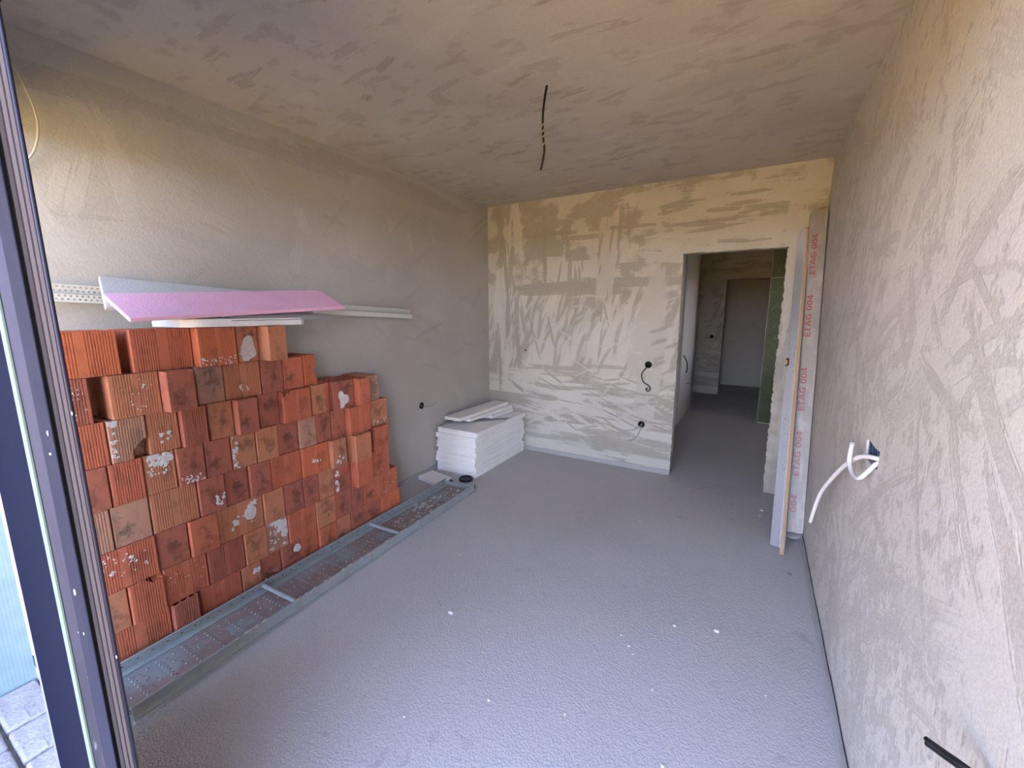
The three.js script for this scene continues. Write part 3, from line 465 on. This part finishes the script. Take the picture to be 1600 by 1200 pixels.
// ---------------------------------------------------------------- boards lying on top of the block stack
function foamMap(base, seed) { const t = maps(0.5, 0.5, 256, 256, (x, y) => { const n = noise(x * 260 + seed, y * 260), f = fbm(x * 7 + seed, y * 7, 3), s = sstep(0.82, 0.86, noise(x * 120, y * 120 + seed)); const q = 0.90 + 0.12 * f + 0.08 * (n - 0.5); return [base[0] * q + s * 0.05, base[1] * q + s * 0.05, base[2] * q + s * 0.05, n * 0.7]; }); return std({ ...t, bumpScale: 0.0012, roughness: 0.85 }); }
const pinkMat = foamMap([0.92, 0.53, 0.74], 2), epsMat = foamMap([0.88, 0.88, 0.88], 5), greyEps = foamMap([0.62, 0.64, 0.64], 9);
{
  const BL = V(0.2, 1.677, 3.455), BR = V(0.205, 1.737, 2.362), FL = V(0.43, 1.568, 3.447);
  tag(mesh('foam_board', slabFrom(BL, BR.clone().sub(BL), FL.clone().sub(BL), 0.02), pinkMat), 'pink foam insulation board tilted on top of the block stack', 'insulation board');
  const gA = V(0.0, -0.060, -1.03), gB = V(0.225, -0.143, 0.061);
  tag(mesh('foam_board', slabFrom(V(0.035, 1.762, 3.407), gA, gB, 0.022), greyEps), 'light grey foam board showing behind the pink board', 'insulation board');
  // white board under them, its near end rounded
  const s = new THREE.Shape(); s.moveTo(0.10, -2.635); s.lineTo(0.403, -2.635); s.lineTo(0.418, -2.66); s.lineTo(0.418, -3.11); s.quadraticCurveTo(0.418, -3.245, 0.32, -3.25); s.lineTo(0.10, -3.25);
  const g = new THREE.ExtrudeGeometry(s, { depth: 0.034, bevelEnabled: true, bevelSize: 0.003, bevelThickness: 0.003, bevelSegments: 2 }).rotateX(-Math.PI / 2).translate(0, 1.5235, 0);
  g.applyMatrix4(new THREE.Matrix4());
  tag(mesh('foam_board', metreUv(g), epsMat), 'thick white foam board lying flat on the top course', 'insulation board');
}
{ // film-wrapped board lying on the white one
  const g = group('wrapped_board', 'foam board wrapped in clear film under the pink board', 'wrapped board');
  g.position.set(0.272, 1.562, 2.74);
  mesh('board', new RoundedBoxGeometry(0.26, 0.014, 0.42, 2, 0.004).translate(0, 0.0075, 0), greyEps, g);
  const f = new THREE.PlaneGeometry(0.345, 0.60, 30, 60).rotateX(-Math.PI / 2), p = f.attributes.position;
  for (let i = 0; i < p.count; i++) { const x = p.getX(i), z = p.getZ(i), over = Math.max(0, Math.abs(x) - 0.134), tail = Math.max(0, -z - 0.215); p.setX(i, Math.sign(x) * (Math.min(Math.abs(x), 0.134) + over * 0.45)); p.setY(i, 0.0185 - over * 0.85 - tail * 0.10 + 0.005 * (fbm(x * 26, z * 20, 3) - 0.4) * (1 + tail * 8)); }
  f.computeVertexNormals();
  mesh('plastic_film', f, new THREE.MeshPhysicalMaterial({ color: 0xb8bcbe, roughness: 0.35, transmission: 0.45, thickness: 0, clearcoat: 0.3 }), g);
}
{ // perforated plaster corner bead sticking out at both ends
  const a = V(0.075, 1.646, 3.66), b = V(0.085, 1.535, 1.375), L = a.distanceTo(b), grp = group('corner_bead', 'long white perforated corner bead lying on top of the stack', 'corner bead');
  const dir = b.clone().sub(a).normalize(), up = V(0, 1, 0).addScaledVector(dir, -dir.y).normalize(), side = new THREE.Vector3().crossVectors(up, dir).normalize(); // side points to +x or -x
  side.crossVectors(dir, up).normalize();
  const m = new THREE.Matrix4().makeBasis(dir, up, side); m.setPosition(a); grp.applyMatrix4(m);
  const plate = (wd) => { const s = new THREE.Shape([[0, 0], [L, 0], [L, wd], [0, wd]].map((q) => new THREE.Vector2(...q))); for (let i = 0; i < 15; i++) for (const [f, o] of [[0.32, 0], [0.74, 0.5]]) { const h = new THREE.Path(); h.absarc(0.012 + (i + o) * 0.019, wd * f, 0.0050, 0, Math.PI * 2, true); s.holes.push(h); } return new THREE.ExtrudeGeometry(s, { depth: 0.0012, bevelEnabled: false, curveSegments: 6 }); };
  const wm = std({ color: 0xc9ccc8, roughness: 0.6 });
  mesh('upper_flange', plate(0.045).rotateX(0.45).translate(0, 0.036, -0.03), wm, grp);
  mesh('lower_flange', plate(0.034), wm, grp);
  const bars = []; for (let i = 0; i < 30; i++) bars.push(box(0.0045, 0.002, 0.034, 0.004 + i * 0.010, 0.036, -0.014)); bars.push(box(L - 0.3, 0.002, 0.032, 0.3 + (L - 0.3) / 2, 0.036, -0.014));
  const mb = mesh('mesh_web', mergeGeometries(bars), std({ color: 0x9a9d9a, roughness: 0.8 }), grp); mb.userData.kind = 'stuff';
  mesh('nose', new THREE.CylinderGeometry(0.0035, 0.0035, L, 8).rotateZ(Math.PI / 2).translate(L / 2, 0, 0.001), wm, grp);
}

// ---------------------------------------------------------------- steel scaffold plank turned over on the floor
{
  const zinc = (() => { const t = maps(1, 1, 512, 512, (x, y) => { const n = fbm(x * 18, y * 18, 4), g = noise(x * 120, y * 120), c = fbm(x * 4 + 2, y * 4, 3), ru = sstep(0.52, 0.68, fbm(x * 6 + 8, y * 3 + 4, 4)); const q = 0.8 + 0.3 * n + 0.14 * (g - 0.5) + 0.12 * (c - 0.5); return [(0.34 + 0.01 * ru) * q, (0.39 - 0.01 * ru) * q, (0.41 - 0.03 * ru) * q, 0.4 + 0.3 * n]; }); return std({ ...t, bumpScale: 0.0006, roughness: 0.5, metalness: 0.25 }); })();
  const rust = (() => { const t = maps(1, 1, 512, 512, (x, y) => { const n = fbm(x * 18, y * 18, 4), g = noise(x * 160, y * 160), ru = sstep(0.36, 0.58, fbm(x * 5 + 8, y * 3 + 4, 4)); const q = 0.75 + 0.4 * n + 0.18 * (g - 0.5); return [(0.29 + 0.0 * ru) * q, (0.31 - 0.075 * ru) * q, (0.32 - 0.10 * ru) * q, 0.4 + 0.3 * n]; }); return std({ ...t, bumpScale: 0.0006, roughness: 0.62, metalness: 0.2 }); })();
  const p = group('scaffold_plank', 'galvanised perforated scaffold plank lying upturned beside the blocks', 'scaffold plank');
  // local x across (0 = side by the blocks), y up, z along towards the camera from the far end
  const L = 2.44, WD = 0.32; p.position.set(0.347, 0, 1.30); p.rotation.y = Math.atan(SL);
  const prof = (pts) => { const s = new THREE.Shape(pts.map((q) => new THREE.Vector2(...q))); return metreUv(new THREE.ExtrudeGeometry(s, { depth: L, bevelEnabled: false })); };
  // side walls with outward foot, inner fold
  mesh('side_rail', prof([[0.000, 0.004], [0.0, 0.068], [0.003, 0.071], [0.010, 0.071], [0.012, 0.068], [0.010, 0.066], [0.004, 0.067], [0.004, 0.026], [0.030, 0.024], [0.034, 0.020], [0.034, 0.012], [0.031, 0.012], [0.031, 0.020], [0.002, 0.022], [0.002, 0.004]]), zinc, p);
  mesh('side_rail', prof([[WD + 0.008, 0.0], [WD + 0.008, 0.010], [WD, 0.014], [WD, 0.068], [WD - 0.003, 0.071], [WD - 0.010, 0.071], [WD - 0.012, 0.068], [WD - 0.010, 0.066], [WD - 0.004, 0.067], [WD - 0.004, 0.026], [WD - 0.030, 0.024], [WD - 0.034, 0.020], [WD - 0.034, 0.012], [WD - 0.031, 0.012], [WD - 0.031, 0.020], [WD - 0.004, 0.022], [WD - 0.004, 0.0]]), zinc, p);
  // perforated deck sheet
  const s = new THREE.Shape([[0.03, 0], [WD - 0.03, 0], [WD - 0.03, L], [0.03, L]].map((q) => new THREE.Vector2(...q))); const bumps = [];
  const dome = (x, z, r) => bumps.push(new THREE.SphereGeometry(r, 8, 4, 0, Math.PI * 2, 0, Math.PI / 2).scale(1, 0.75, 1).translate(x, 0.0125, z));
  const hole = (x, z) => { const h = new THREE.Path(); h.absarc(x, z, 0.0036, 0, Math.PI * 2, true); s.holes.push(h); };
  for (let i = 0; i < 24; i++) {
    const z = 0.06 + i * 0.1; if (z > L - 0.05) break;
    for (let j = 0; j < 8; j++) { dome(0.062 + j * 0.028, z, 0.0052); if (j < 7) hole(0.076 + j * 0.028, z - 0.012); }
    for (let j = 0; j < 4; j++) { const x = 0.070 + j * 0.058; dome(x, z + 0.038 + (j % 2) * 0.022, 0.0058); hole(x + 0.028, z + 0.040 + ((j + 1) % 2) * 0.022); hole(x + 0.010, z + 0.066); }
  }
  const deck = mesh('deck_sheet', metreUv(new THREE.ExtrudeGeometry(s, { depth: 0.002, bevelEnabled: false, curveSegments: 4 }).rotateX(Math.PI / 2).translate(0, 0.0125, 0)), rust, p);
  mesh('grip_studs', mergeGeometries(bumps), std({ color: 0xaab0b4, roughness: 0.4, metalness: 0.6 }), deck).userData.kind = 'stuff';
  const slot = []; for (let i = 0; i < 40; i++) slot.push(new THREE.CylinderGeometry(0.005, 0.005, 0.0016, 8).rotateZ(Math.PI / 2).scale(1, 0.6, 1.2).translate(0.0045, 0.045, 0.1 + i * 0.058));
  mesh('rail_dimples', mergeGeometries(slot), std({ color: 0x59626a, roughness: 0.6, metalness: 0.4 }), p).userData.kind = 'stuff';
  for (const z of [0.925, 1.725]) mesh('cross_tube', capped([[0.006, 0.050, z], [WD - 0.006, 0.050, z]], 0.0125, 2, 14), zinc, p);
  mesh('end_plate', metreUv(box(WD - 0.03, 0.058, 0.003).rotateX(0.5).translate(WD / 2, 0.036, 0.015)), std({ color: 0xa3b0b2, roughness: 0.55, metalness: 0.3 }), p);
  for (const x of [0.05, WD - 0.02]) mesh('end_hook', tube([[x, 0.03, 0.01], [x, 0.055, -0.012], [x, 0.048, -0.03], [x, 0.02, -0.034]], 0.007, 16, 8), std({ color: 0x30353a, roughness: 0.6, metalness: 0.4 }), p);
  const r = rng(61), sp = []; // dried mortar on the far third
  for (let i = 0; i < 150; i++) { const z = 0.06 + Math.pow(r(), 1.3) * 0.75, x = 0.08 + r() * 0.21, R = 0.003 + 0.008 * r() * r(); sp.push(new THREE.SphereGeometry(R, 7, 4, 0, Math.PI * 2, 0, Math.PI / 2).scale(1 + r(), 0.3, 1 + r() * 1.4).translate(x, 0.0125, z)); }
  for (let i = 0; i < 22; i++) sp.push(new THREE.SphereGeometry(0.003 + r() * 0.004, 6, 4).scale(1, 0.5, 2 + r() * 2).translate(WD - 0.006, 0.0705, 0.5 + r() * 1.7));
  for (let i = 0; i < 14; i++) sp.push(new THREE.SphereGeometry(0.004 + r() * 0.006, 6, 4).scale(2, 0.4, 1).translate(0.03 + r() * 0.1, 0.022 - r() * 0.004, 0.42 + r() * 0.1));
  mesh('mortar_crust', mergeGeometries(sp), mortar, deck).userData.kind = 'stuff';
}

// ---------------------------------------------------------------- stack of white foam slabs in the corner
{
  const r = rng(71), words = ['bottom', 'second from the floor', 'third from the floor', 'fourth from the floor', 'middle', 'fourth from the top', 'third from the top', 'second from the top', 'top'];
  const off = [[0, 0], [0.003, -0.006], [-0.010, 0.008], [-0.004, 0.004], [0.006, -0.006], [-0.004, 0.002], [0.004, -0.004], [-0.004, 0.004], [0.014, -0.012]];
  const rough = (L, T, Wd, seed) => { // slab with nibbled edges
    const g = new THREE.BoxGeometry(Wd, T, L, 12, 2, 24), p = g.attributes.position;
    for (let i = 0; i < p.count; i++) { const x = p.getX(i), y = p.getY(i), z = p.getZ(i); const e = (Math.abs(x) > Wd / 2 - 1e-4 ? 1 : 0) + (Math.abs(z) > L / 2 - 1e-4 ? 1 : 0) + (Math.abs(y) > T / 2 - 1e-4 ? 1 : 0); if (e >= 2) { const n = 0.0035 + noise(x * 40 + seed, z * 40 + y * 60 + seed) * 0.005 + (noise(x * 14 + seed * 3, z * 14 + y * 90) > 0.8 ? 0.006 : 0); p.setXYZ(i, x - Math.sign(x) * (Math.abs(x) > Wd / 2 - 1e-4 ? n : 0), y, z - Math.sign(z) * (Math.abs(z) > L / 2 - 1e-4 ? n : 0)); } else if (e === 1 && Math.abs(y) < T / 2 - 1e-4) { const n = noise(x * 30 + seed, z * 30 + seed) * 0.002; p.setXYZ(i, x - Math.sign(x) * (Math.abs(x) > Wd / 2 - 1e-4 ? n : 0), y, z - Math.sign(z) * (Math.abs(z) > L / 2 - 1e-4 ? n : 0)); } }
    return metreUv(g);
  };
  const T = 0.0490;
  for (let i = 0; i < 9; i++) {
    const m = tag(mesh('foam_slab', rough(0.995, T, 0.49, i * 3.3), epsMat), i === 4 ? 'white foam slab in the middle of the corner stack' : `white foam slab, ${words[i]} of the corner stack`, 'foam slab', 'white foam slabs stacked in the corner');
    m.position.set(0.262 + off[i][0], 0.001 + T / 2 + i * 0.05, 0.534 + off[i][1]); m.rotation.y = (r() - 0.5) * 0.012;
  }
  const top = 0.4515;
  const strip = (name, label, O, A, B, t) => tag(mesh(name, slabFrom(O, A, B, t), epsMat), label, 'foam strip', 'narrow foam strips on the corner stack');
  strip('foam_strip', 'lowest narrow white foam strip on the corner stack, set to the right', V(0.22, top + 0.033, 0.475), V(0.02, 0, -0.42), V(0.13, 0, 0.006), 0.031);
  strip('foam_strip', 'narrow white foam strip sandwiched below the topmost strip', V(0.10, top + 0.066, 0.80), V(0.06, 0, -0.77), V(0.19, 0, 0.014), 0.031);
  strip('foam_strip', 'topmost narrow white foam strip on the corner stack', V(0.075, top + 0.100, 0.95), V(0.018, 0, -0.91), V(0.195, 0, 0.004), 0.032);
  const zr = std({ color: 0x9aa4a4, roughness: 0.35, metalness: 0.8 });
  for (const [lab, a, b] of [['rear thin metal rod lying across the foam stack', V(0.02, top + 0.006, 0.86), V(0.49, top + 0.006, 0.375)], ['front thin metal rod with a ring end across the foam stack', V(0.05, top + 0.006, 0.885), V(0.50, top + 0.006, 0.425)]]) {
    const g = group('metal_rod', lab, 'metal rod'); g.position.copy(a);
    mesh('shaft', capped([V(0, 0, 0), b.clone().sub(a)], 0.005, 2, 10), zr, g);
    mesh('ring', new THREE.TorusGeometry(0.014, 0.004, 8, 18).rotateX(Math.PI / 2).translate(-0.008, 0, 0.012), zr, g);
  }
  // offcut on the floor and the black ring
  tag(mesh('foam_offcut', slabFrom(V(0.045, 0.032, 1.126), V(0.285, 0, 0.06), V(-0.015, 0, 0.195), 0.031), epsMat), 'small white foam offcut on the floor behind the plank end', 'foam offcut');
  const cap = group('plastic_lid', 'black round plastic lid at the foot of the foam stack', 'lid'); cap.position.set(0.44, 0.001, 1.105);
  const disc = mesh('lid_disc', new THREE.CylinderGeometry(0.062, 0.065, 0.012, 32).translate(0, 0.006, 0), std({ color: 0x15171a, roughness: 0.5 }), cap);
  mesh('rim', new THREE.TorusGeometry(0.060, 0.007, 10, 36).rotateX(Math.PI / 2).translate(0, 0.016, 0), std({ color: 0x1a1c20, roughness: 0.4 }), disc);
}

// ---------------------------------------------------------------- long items leaning in the right corner
function leaning(obj, a, b, wide) { // local x across (wide direction), y along from a to b, z outwards
  const y = b.clone().sub(a).normalize(), x = wide.clone().addScaledVector(y, -wide.dot(y)).normalize(), z = new THREE.Vector3().crossVectors(x, y);
  const m = new THREE.Matrix4().makeBasis(x, y, z); m.setPosition(a); m.decompose(obj.position, obj.quaternion, obj.scale);
}
{
  const cv = document.createElement('canvas'); cv.width = 128; cv.height = 2048; const c = cv.getContext('2d');
  c.fillStyle = '#989490'; c.fillRect(0, 0, 128, 2048);
  const r = rng(81);
  c.strokeStyle = 'rgba(120,116,112,0.30)'; c.lineWidth = 1; for (let y = 0; y < 2048; y += 7) { c.beginPath(); c.moveTo(0, y); c.lineTo(128, y); c.stroke(); } for (let x = 4; x < 128; x += 9) { c.beginPath(); c.moveTo(x, 0); c.lineTo(x, 2048); c.stroke(); }
  for (let i = 0; i < 130; i++) { c.fillStyle = `rgba(${r() > 0.5 ? '205,202,200' : '128,124,120'},0.16)`; c.fillRect(r() * 128, r() * 2048, 8 + r() * 40, 20 + r() * 120); }
  c.fillStyle = 'rgba(158,62,66,0.78)'; c.font = 'bold 62px sans-serif'; c.textBaseline = 'middle'; c.textAlign = 'left';
  // reads upwards along the sleeve
  for (const [y, txt] of [[1900, '004'], [1690, 'ETAG 004'], [1300, 'ETAG 004'], [840, 'ETAG 004'], [440, 'ETAG 004']]) { c.save(); c.translate(46, y); c.rotate(-Math.PI / 2); c.fillText(txt, 0, 0); c.restore(); }
  const t = new THREE.CanvasTexture(cv); t.colorSpace = THREE.SRGBColorSpace; t.magFilter = THREE.LinearFilter;
  const L = 2.46, w = 0.104, s = new THREE.Shape(); s.moveTo(-w / 2, 0.05); s.quadraticCurveTo(-w / 2, 0, 0, 0); s.quadraticCurveTo(w / 2, 0, w / 2, 0.07); s.lineTo(w / 2, L); s.lineTo(-w / 2 + 0.012, L - 0.02); s.lineTo(-w / 2, L - 0.035);
  const g = new THREE.ExtrudeGeometry(s, { depth: 0.03, bevelEnabled: true, bevelSize: 0.004, bevelThickness: 0.006, bevelSegments: 3, curveSegments: 10 }), u = g.attributes.uv, p = g.attributes.position;
  for (let i = 0; i < u.count; i++) u.setXY(i, Math.min(0.995, Math.max(0.005, p.getX(i) / w + 0.5)), Math.min(0.999, Math.max(0.001, p.getY(i) / L)));
  const grp = group('profile_pack', 'plastic sleeve of mesh profiles printed in red, leaning in the corner', 'profile pack');
  leaning(grp, V(3.086, 0.012, 0.82), V(3.078, 2.40, 0.055), V(1, 0, 0.04));
  mesh('sleeve', g, new THREE.MeshPhysicalMaterial({ map: t, roughness: 0.42, clearcoat: 0.35, clearcoatRoughness: 0.3 }), grp);
  const e = new THREE.PlaneGeometry(0.10, 0.09, 8, 8), q = e.attributes.position; for (let i = 0; i < q.count; i++) q.setZ(i, 0.012 + 0.012 * noise(q.getX(i) * 60, q.getY(i) * 60)); e.computeVertexNormals();
  mesh('loose_film', e.rotateX(-1.1).translate(0.0, 0.02, 0.04), new THREE.MeshPhysicalMaterial({ color: 0xb9b9c0, roughness: 0.3, transmission: 0.5, thickness: 0 }), grp);
}
{
  const wood = (() => { const t = maps(0.2, 2.6, 64, 1024, (x, y) => { const n = fbm(x * 160, y * 5, 4), k = noise(x * 60, y * 40); const q = 0.75 + 0.45 * n + 0.1 * (k - 0.5); return [0.50 * q, 0.30 * q, 0.145 * q, n]; }); return std({ ...t, bumpScale: 0.0005, roughness: 0.8 }); })();
  const g = group('wooden_lath', 'narrow wooden lath with pale edges leaning in front of the sleeve', 'lath');
  leaning(g, V(3.010, 0.008, 1.10), V(3.020, 2.34, 0.06), V(1, 0, 0.35));
  mesh('lath', metreUv(new RoundedBoxGeometry(0.012, 2.42, 0.03, 2, 0.002).translate(0, 1.21, 0)), wood, g);
  mesh('pale_edge', mergeGeometries([box(0.004, 2.42, 0.031, -0.0085, 1.21, 0), box(0.003, 2.40, 0.022, 0.008, 1.20, -0.003)]), std({ color: 0xb9b6b2, roughness: 0.6 }), g);
  const b = group('corner_profile', 'thin grey metal corner profile at the very top left of the leaning sleeve', 'metal profile');
  leaning(b, V(3.032, 0.008, 0.99), V(3.036, 2.385, 0.045), V(1, 0, 0.2));
  mesh('flange', box(0.0015, 2.5, 0.026, 0, 1.25, 0), std({ color: 0x767a7c, roughness: 0.4, metalness: 0.7 }), b);
  mesh('nose', new THREE.CylinderGeometry(0.003, 0.003, 2.5, 8).translate(0, 1.25, 0.013), std({ color: 0x8b8f90, roughness: 0.4, metalness: 0.7 }), b);
}
{ // aluminium straightedge with spirit vial
  const g = group('straightedge', 'silver aluminium straightedge with a yellow spirit vial, leaning in the corner', 'straightedge');
  leaning(g, V(2.968, 0.012, 1.005), V(2.985, 2.225, 0.055), V(0.046, 0, 0.09));
  const am = (() => { const t = maps(0.2, 2.4, 64, 1024, (x, y) => { const n = fbm(x * 200, y * 6, 3), sp = sstep(0.80, 0.84, noise(x * 160, y * 90)) * sstep(0.45, 0.6, noise(x * 20, y * 3)); const q = 0.9 + 0.14 * n - 0.35 * sp; return [0.70 * q, 0.75 * q, 0.84 * q, n]; }, false); return std({ map: t.map, roughness: 0.28, metalness: 0.45 }); })();
  const L = 2.40, s = new THREE.Shape([[-0.05, 0], [0.05, 0], [0.05, L], [-0.05, L]].map((q) => new THREE.Vector2(...q)));
  const vy = 1.30; s.holes.push(new THREE.Path([[-0.047, vy], [-0.047, vy + 0.055], [-0.022, vy + 0.055], [-0.022, vy]].map((q) => new THREE.Vector2(...q))));
  mesh('bar', metreUv(new THREE.ExtrudeGeometry(s, { depth: 0.016, bevelEnabled: true, bevelSize: 0.001, bevelThickness: 0.001, bevelSegments: 1 }).translate(0, 0, -0.018)), am, g);
  const vf = mesh('vial_frame', mergeGeometries([box(0.028, 0.009, 0.024, -0.0345, vy + 0.004, -0.006), box(0.028, 0.009, 0.024, -0.0345, vy + 0.051, -0.006), box(0.008, 0.055, 0.024, -0.0235, vy + 0.0275, -0.006)]), std({ color: 0x5c1620, roughness: 0.5 }), g);
  mesh('vial', new THREE.CapsuleGeometry(0.007, 0.026, 4, 10).translate(-0.037, vy + 0.0275, -0.001), std({ color: 0xd8c43a, roughness: 0.25 }), vf);
}

// ---------------------------------------------------------------- cables, conduits, small things
const blackCable = std({ color: 0x141416, roughness: 0.45 }), greyCable = std({ color: 0x8d8d90, roughness: 0.5 }), whitePipe = std({ color: 0xe6e6e8, roughness: 0.4 });
{
  const g = group('ceiling_cable', 'black cable hanging from the middle of the ceiling', 'cable'); g.position.set(1.689, H, 2.018);
  const pts = [[0, 0.01, 0], [-0.012, -0.06, 0.004], [-0.022, -0.14, 0.002], [-0.020, -0.24, 0], [-0.012, -0.30, 0], [-0.016, -0.35, 0.004], [-0.030, -0.405, 0.004]];
  mesh('sheath', capped(pts, 0.0062, 50, 8), blackCable, g);
  const c = new THREE.CatmullRomCurve3(pts.map((p) => V(...p))), beige = [], r = rng(4);
  for (let i = 0; i < 40; i++) { const t = 0.3 + 0.4 * i / 40; if (noise(i * 0.9, 5) < 0.45) continue; const q = c.getPoint(t), a = i * 1.3; beige.push(new THREE.SphereGeometry(0.0042, 6, 5).scale(1, 1.4, 1).translate(q.x + Math.cos(a) * 0.0042, q.y, q.z + Math.sin(a) * 0.0042)); }
  mesh('plaster_specks', mergeGeometries(beige), std({ color: 0xb3a184, roughness: 0.8 }), g).userData.kind = 'stuff';
}
tag(mesh('wall_cable', capped([[0.012, 2.60, 3.62], [0.05, 2.585, 3.58], [0.06, 2.49, 3.545], [0.055, 2.40, 3.528], [0.05, 2.33, 3.532], [0.04, 2.25, 3.556], [0.012, 2.175, 3.61]], 0.0045, 40, 8), std({ color: 0xb4b0a6, roughness: 0.5 })), 'pale cable loop high on the left wall by the door', 'cable');
{
  const g = group('wall_cable', 'black cable with a curled end hanging from the upper wall box', 'cable'); g.position.set(1.852, 1.081, 0);
  mesh('sheath', capped([[0.0, -0.005, -0.03], [-0.008, -0.02, 0.008], [-0.045, -0.07, 0.02], [-0.055, -0.10, 0.02], [-0.035, -0.17, 0.018], [0.02, -0.205, 0.018], [0.036, -0.235, 0.02], [0.018, -0.258, 0.022], [-0.004, -0.248, 0.024], [0.0, -0.228, 0.026], [0.014, -0.232, 0.028]], 0.0055, 80, 8), blackCable, g);
}
{
  const g = group('wall_cable', 'two thin grey cables splayed from the lower wall box', 'cable'); g.position.set(1.815, 0.476, 0);
  mesh('cable_end', capped([[-0.004, 0.0, -0.03], [-0.012, -0.018, 0.012], [-0.06, -0.058, 0.03], [-0.155, -0.078, 0.035]], 0.004, 30, 7), greyCable, g);
  mesh('cable_end', capped([[0.006, -0.004, -0.03], [0.004, -0.02, 0.012], [-0.02, -0.10, 0.02], [-0.06, -0.16, 0.02], [-0.115, -0.185, 0.02]], 0.004, 30, 7), greyCable, g);
}
tag(mesh('wall_cable', capped([[-0.03, 0.70, 1.19], [0.012, 0.692, 1.185], [0.05, 0.688, 1.15], [0.07, 0.70, 1.10], [0.075, 0.72, 1.085]], 0.003, 30, 6), greyCable), 'thin cable poking from the left wall box above the foam stack', 'cable');
{ // ragged recess in the right wall with two conduits
  const b = group('wall_box', 'torn blue wall box set in the right wall', 'wall box'); b.position.set(W, 1.08, 2.30);
  const blue = (() => { const t = maps(0.2, 0.2, 128, 128, (x, y) => { const n = fbm(x * 40, y * 40, 4), m = sstep(0.52, 0.6, n); return [0.05 + 0.35 * m, 0.16 + 0.26 * m, 0.34 + 0.12 * m, n]; }); return std({ ...t, roughness: 0.7 }); })();
  mesh('back_plate', metreUv(box(0.004, 0.12, 0.24, 0.05, 0, -0.03)), blue, b);
  mesh('side_lip', metreUv(mergeGeometries([box(0.045, 0.003, 0.22, 0.026, 0.045, -0.03), box(0.045, 0.11, 0.003, 0.026, 0, -0.145)])), blue, b);
  const s = new THREE.Shape([[-0.128, 0.028], [-0.07, 0.033], [0.0, 0.031], [0.062, 0.034], [0.060, 0.012], [0.0, 0.004], [-0.05, -0.018], [-0.112, -0.022]].map((q) => new THREE.Vector2(...q)));
  mesh('torn_flap', metreUv(new THREE.ExtrudeGeometry(s, { depth: 0.002, bevelEnabled: false }).rotateY(-Math.PI / 2).translate(0.008, 0, 0)), blue, b);
  tag(mesh('conduit', capped([[3.162, 1.085, 2.352], [3.146, 1.086, 2.344], [3.122, 1.065, 2.259], [3.105, 1.013, 2.159], [3.09, 0.851, 1.916], [3.08, 0.683, 1.715], [3.075, 0.48, 1.578]], 0.0085, 60, 12), whitePipe), 'longer white conduit arching down from the right wall box', 'conduit');
  tag(mesh('conduit', capped([[3.162, 1.072, 2.338], [3.144, 1.070, 2.346], [3.12, 1.032, 2.345], [3.105, 1.001, 2.327], [3.095, 0.995, 2.265], [3.09, 1.022, 2.213], [3.09, 1.065, 2.209], [3.09, 1.1, 2.223]], 0.008, 60, 12), std({ color: 0xc9c8d0, roughness: 0.4 })), 'short white conduit curling upwards from the right wall box', 'conduit');
}
{
  const g = group('wall_cable', 'thick black cable stub sticking out low on the right wall', 'cable'); g.position.set(W, 0.82, 3.30);
  for (const [a, b] of [[0, 0], [0.006, 0.004], [-0.002, 0.008]]) mesh('strand', capped([[-0.062, -0.025 + b, -0.06 - a], [-0.052, 0.0 + b, -0.014 - a], [-0.037, 0.010 + b, 0.012 - a], [0.015, 0.0 + b, 0.04 - a]], 0.005, 24, 8), blackCable, g);
}
tag(mesh('hall_cable', capped([[1.885, 0.99, -1.68 - 0.4], [1.93, 0.90, -2.1], [1.94, 0.80, -2.12], [1.935, 0.74, -2.10]], 0.008, 24, 8), blackCable), 'black cable end hanging just inside the doorway', 'cable');
tag(mesh('hall_cable', capped([[1.86, 0.50, -2.70], [1.92, 0.49, -2.72], [1.93, 0.46, -2.80], [1.92, 0.44, -2.86]], 0.005, 24, 8), greyCable), 'thin grey cable stub low on the pale hall wall', 'cable');
{ // crumbs on the floor
  const r = rng(55), wm = std({ color: 0xcfcfd2, roughness: 0.9 }), gm = std({ color: 0x6f6e72, roughness: 0.95 });
  const crumb = (x, z, R, mat, label, grp) => { const g = new THREE.IcosahedronGeometry(R, 1), p = g.attributes.position, k = r() * 50; for (let i = 0; i < p.count; i++) { const q = 0.7 + 0.6 * noise(p.getX(i) / R * 1.6 + k, p.getZ(i) / R * 1.6 + p.getY(i) / R + k); p.setXYZ(i, p.getX(i) * q * 1.2, Math.max(-R * 0.4, p.getY(i) * q * 0.7), p.getZ(i) * q); } g.computeVertexNormals(); const m = tag(mesh('mortar_crumb', g, mat), label, 'crumb', grp); m.position.set(x, R * 0.4 - 0.0005, z); };
  crumb(1.445, 2.618, 0.012, wm, 'largest grey-white mortar crumb on the open floor, nearest the plank', null);
  crumb(2.692, 2.055, 0.011, wm, 'white crumb on the floor towards the right wall', null);
  crumb(2.898, 0.425, 0.010, wm, 'white crumb on the floor by the right door jamb', null);
  const lbl = 'tiny white mortar crumb lying on the screed floor';
  for (const [px, pz] of [[2.884, 0.534], [2.085, 1.099], [1.581, 0.488], [1.712, 0.229], [1.648, 3.178], [2.28, 2.32], [2.33, 2.37], [2.36, 2.41], [2.48, 2.56], [2.58, 2.86], [2.75, 2.95], [1.9, 2.95], [1.3, 2.3], [2.2, 2.85], [1.15, 2.15], [2.9, 2.35], [2.5, 2.12]]) crumb(px, pz, 0.0035 + r() * 0.003, wm, lbl, 'tiny crumbs scattered on the floor');
  crumb(3.04, 1.32, 0.012, gm, 'flat grey crumb on the floor near the leaning straightedge', null);
}
renderer.render(scene, camera);
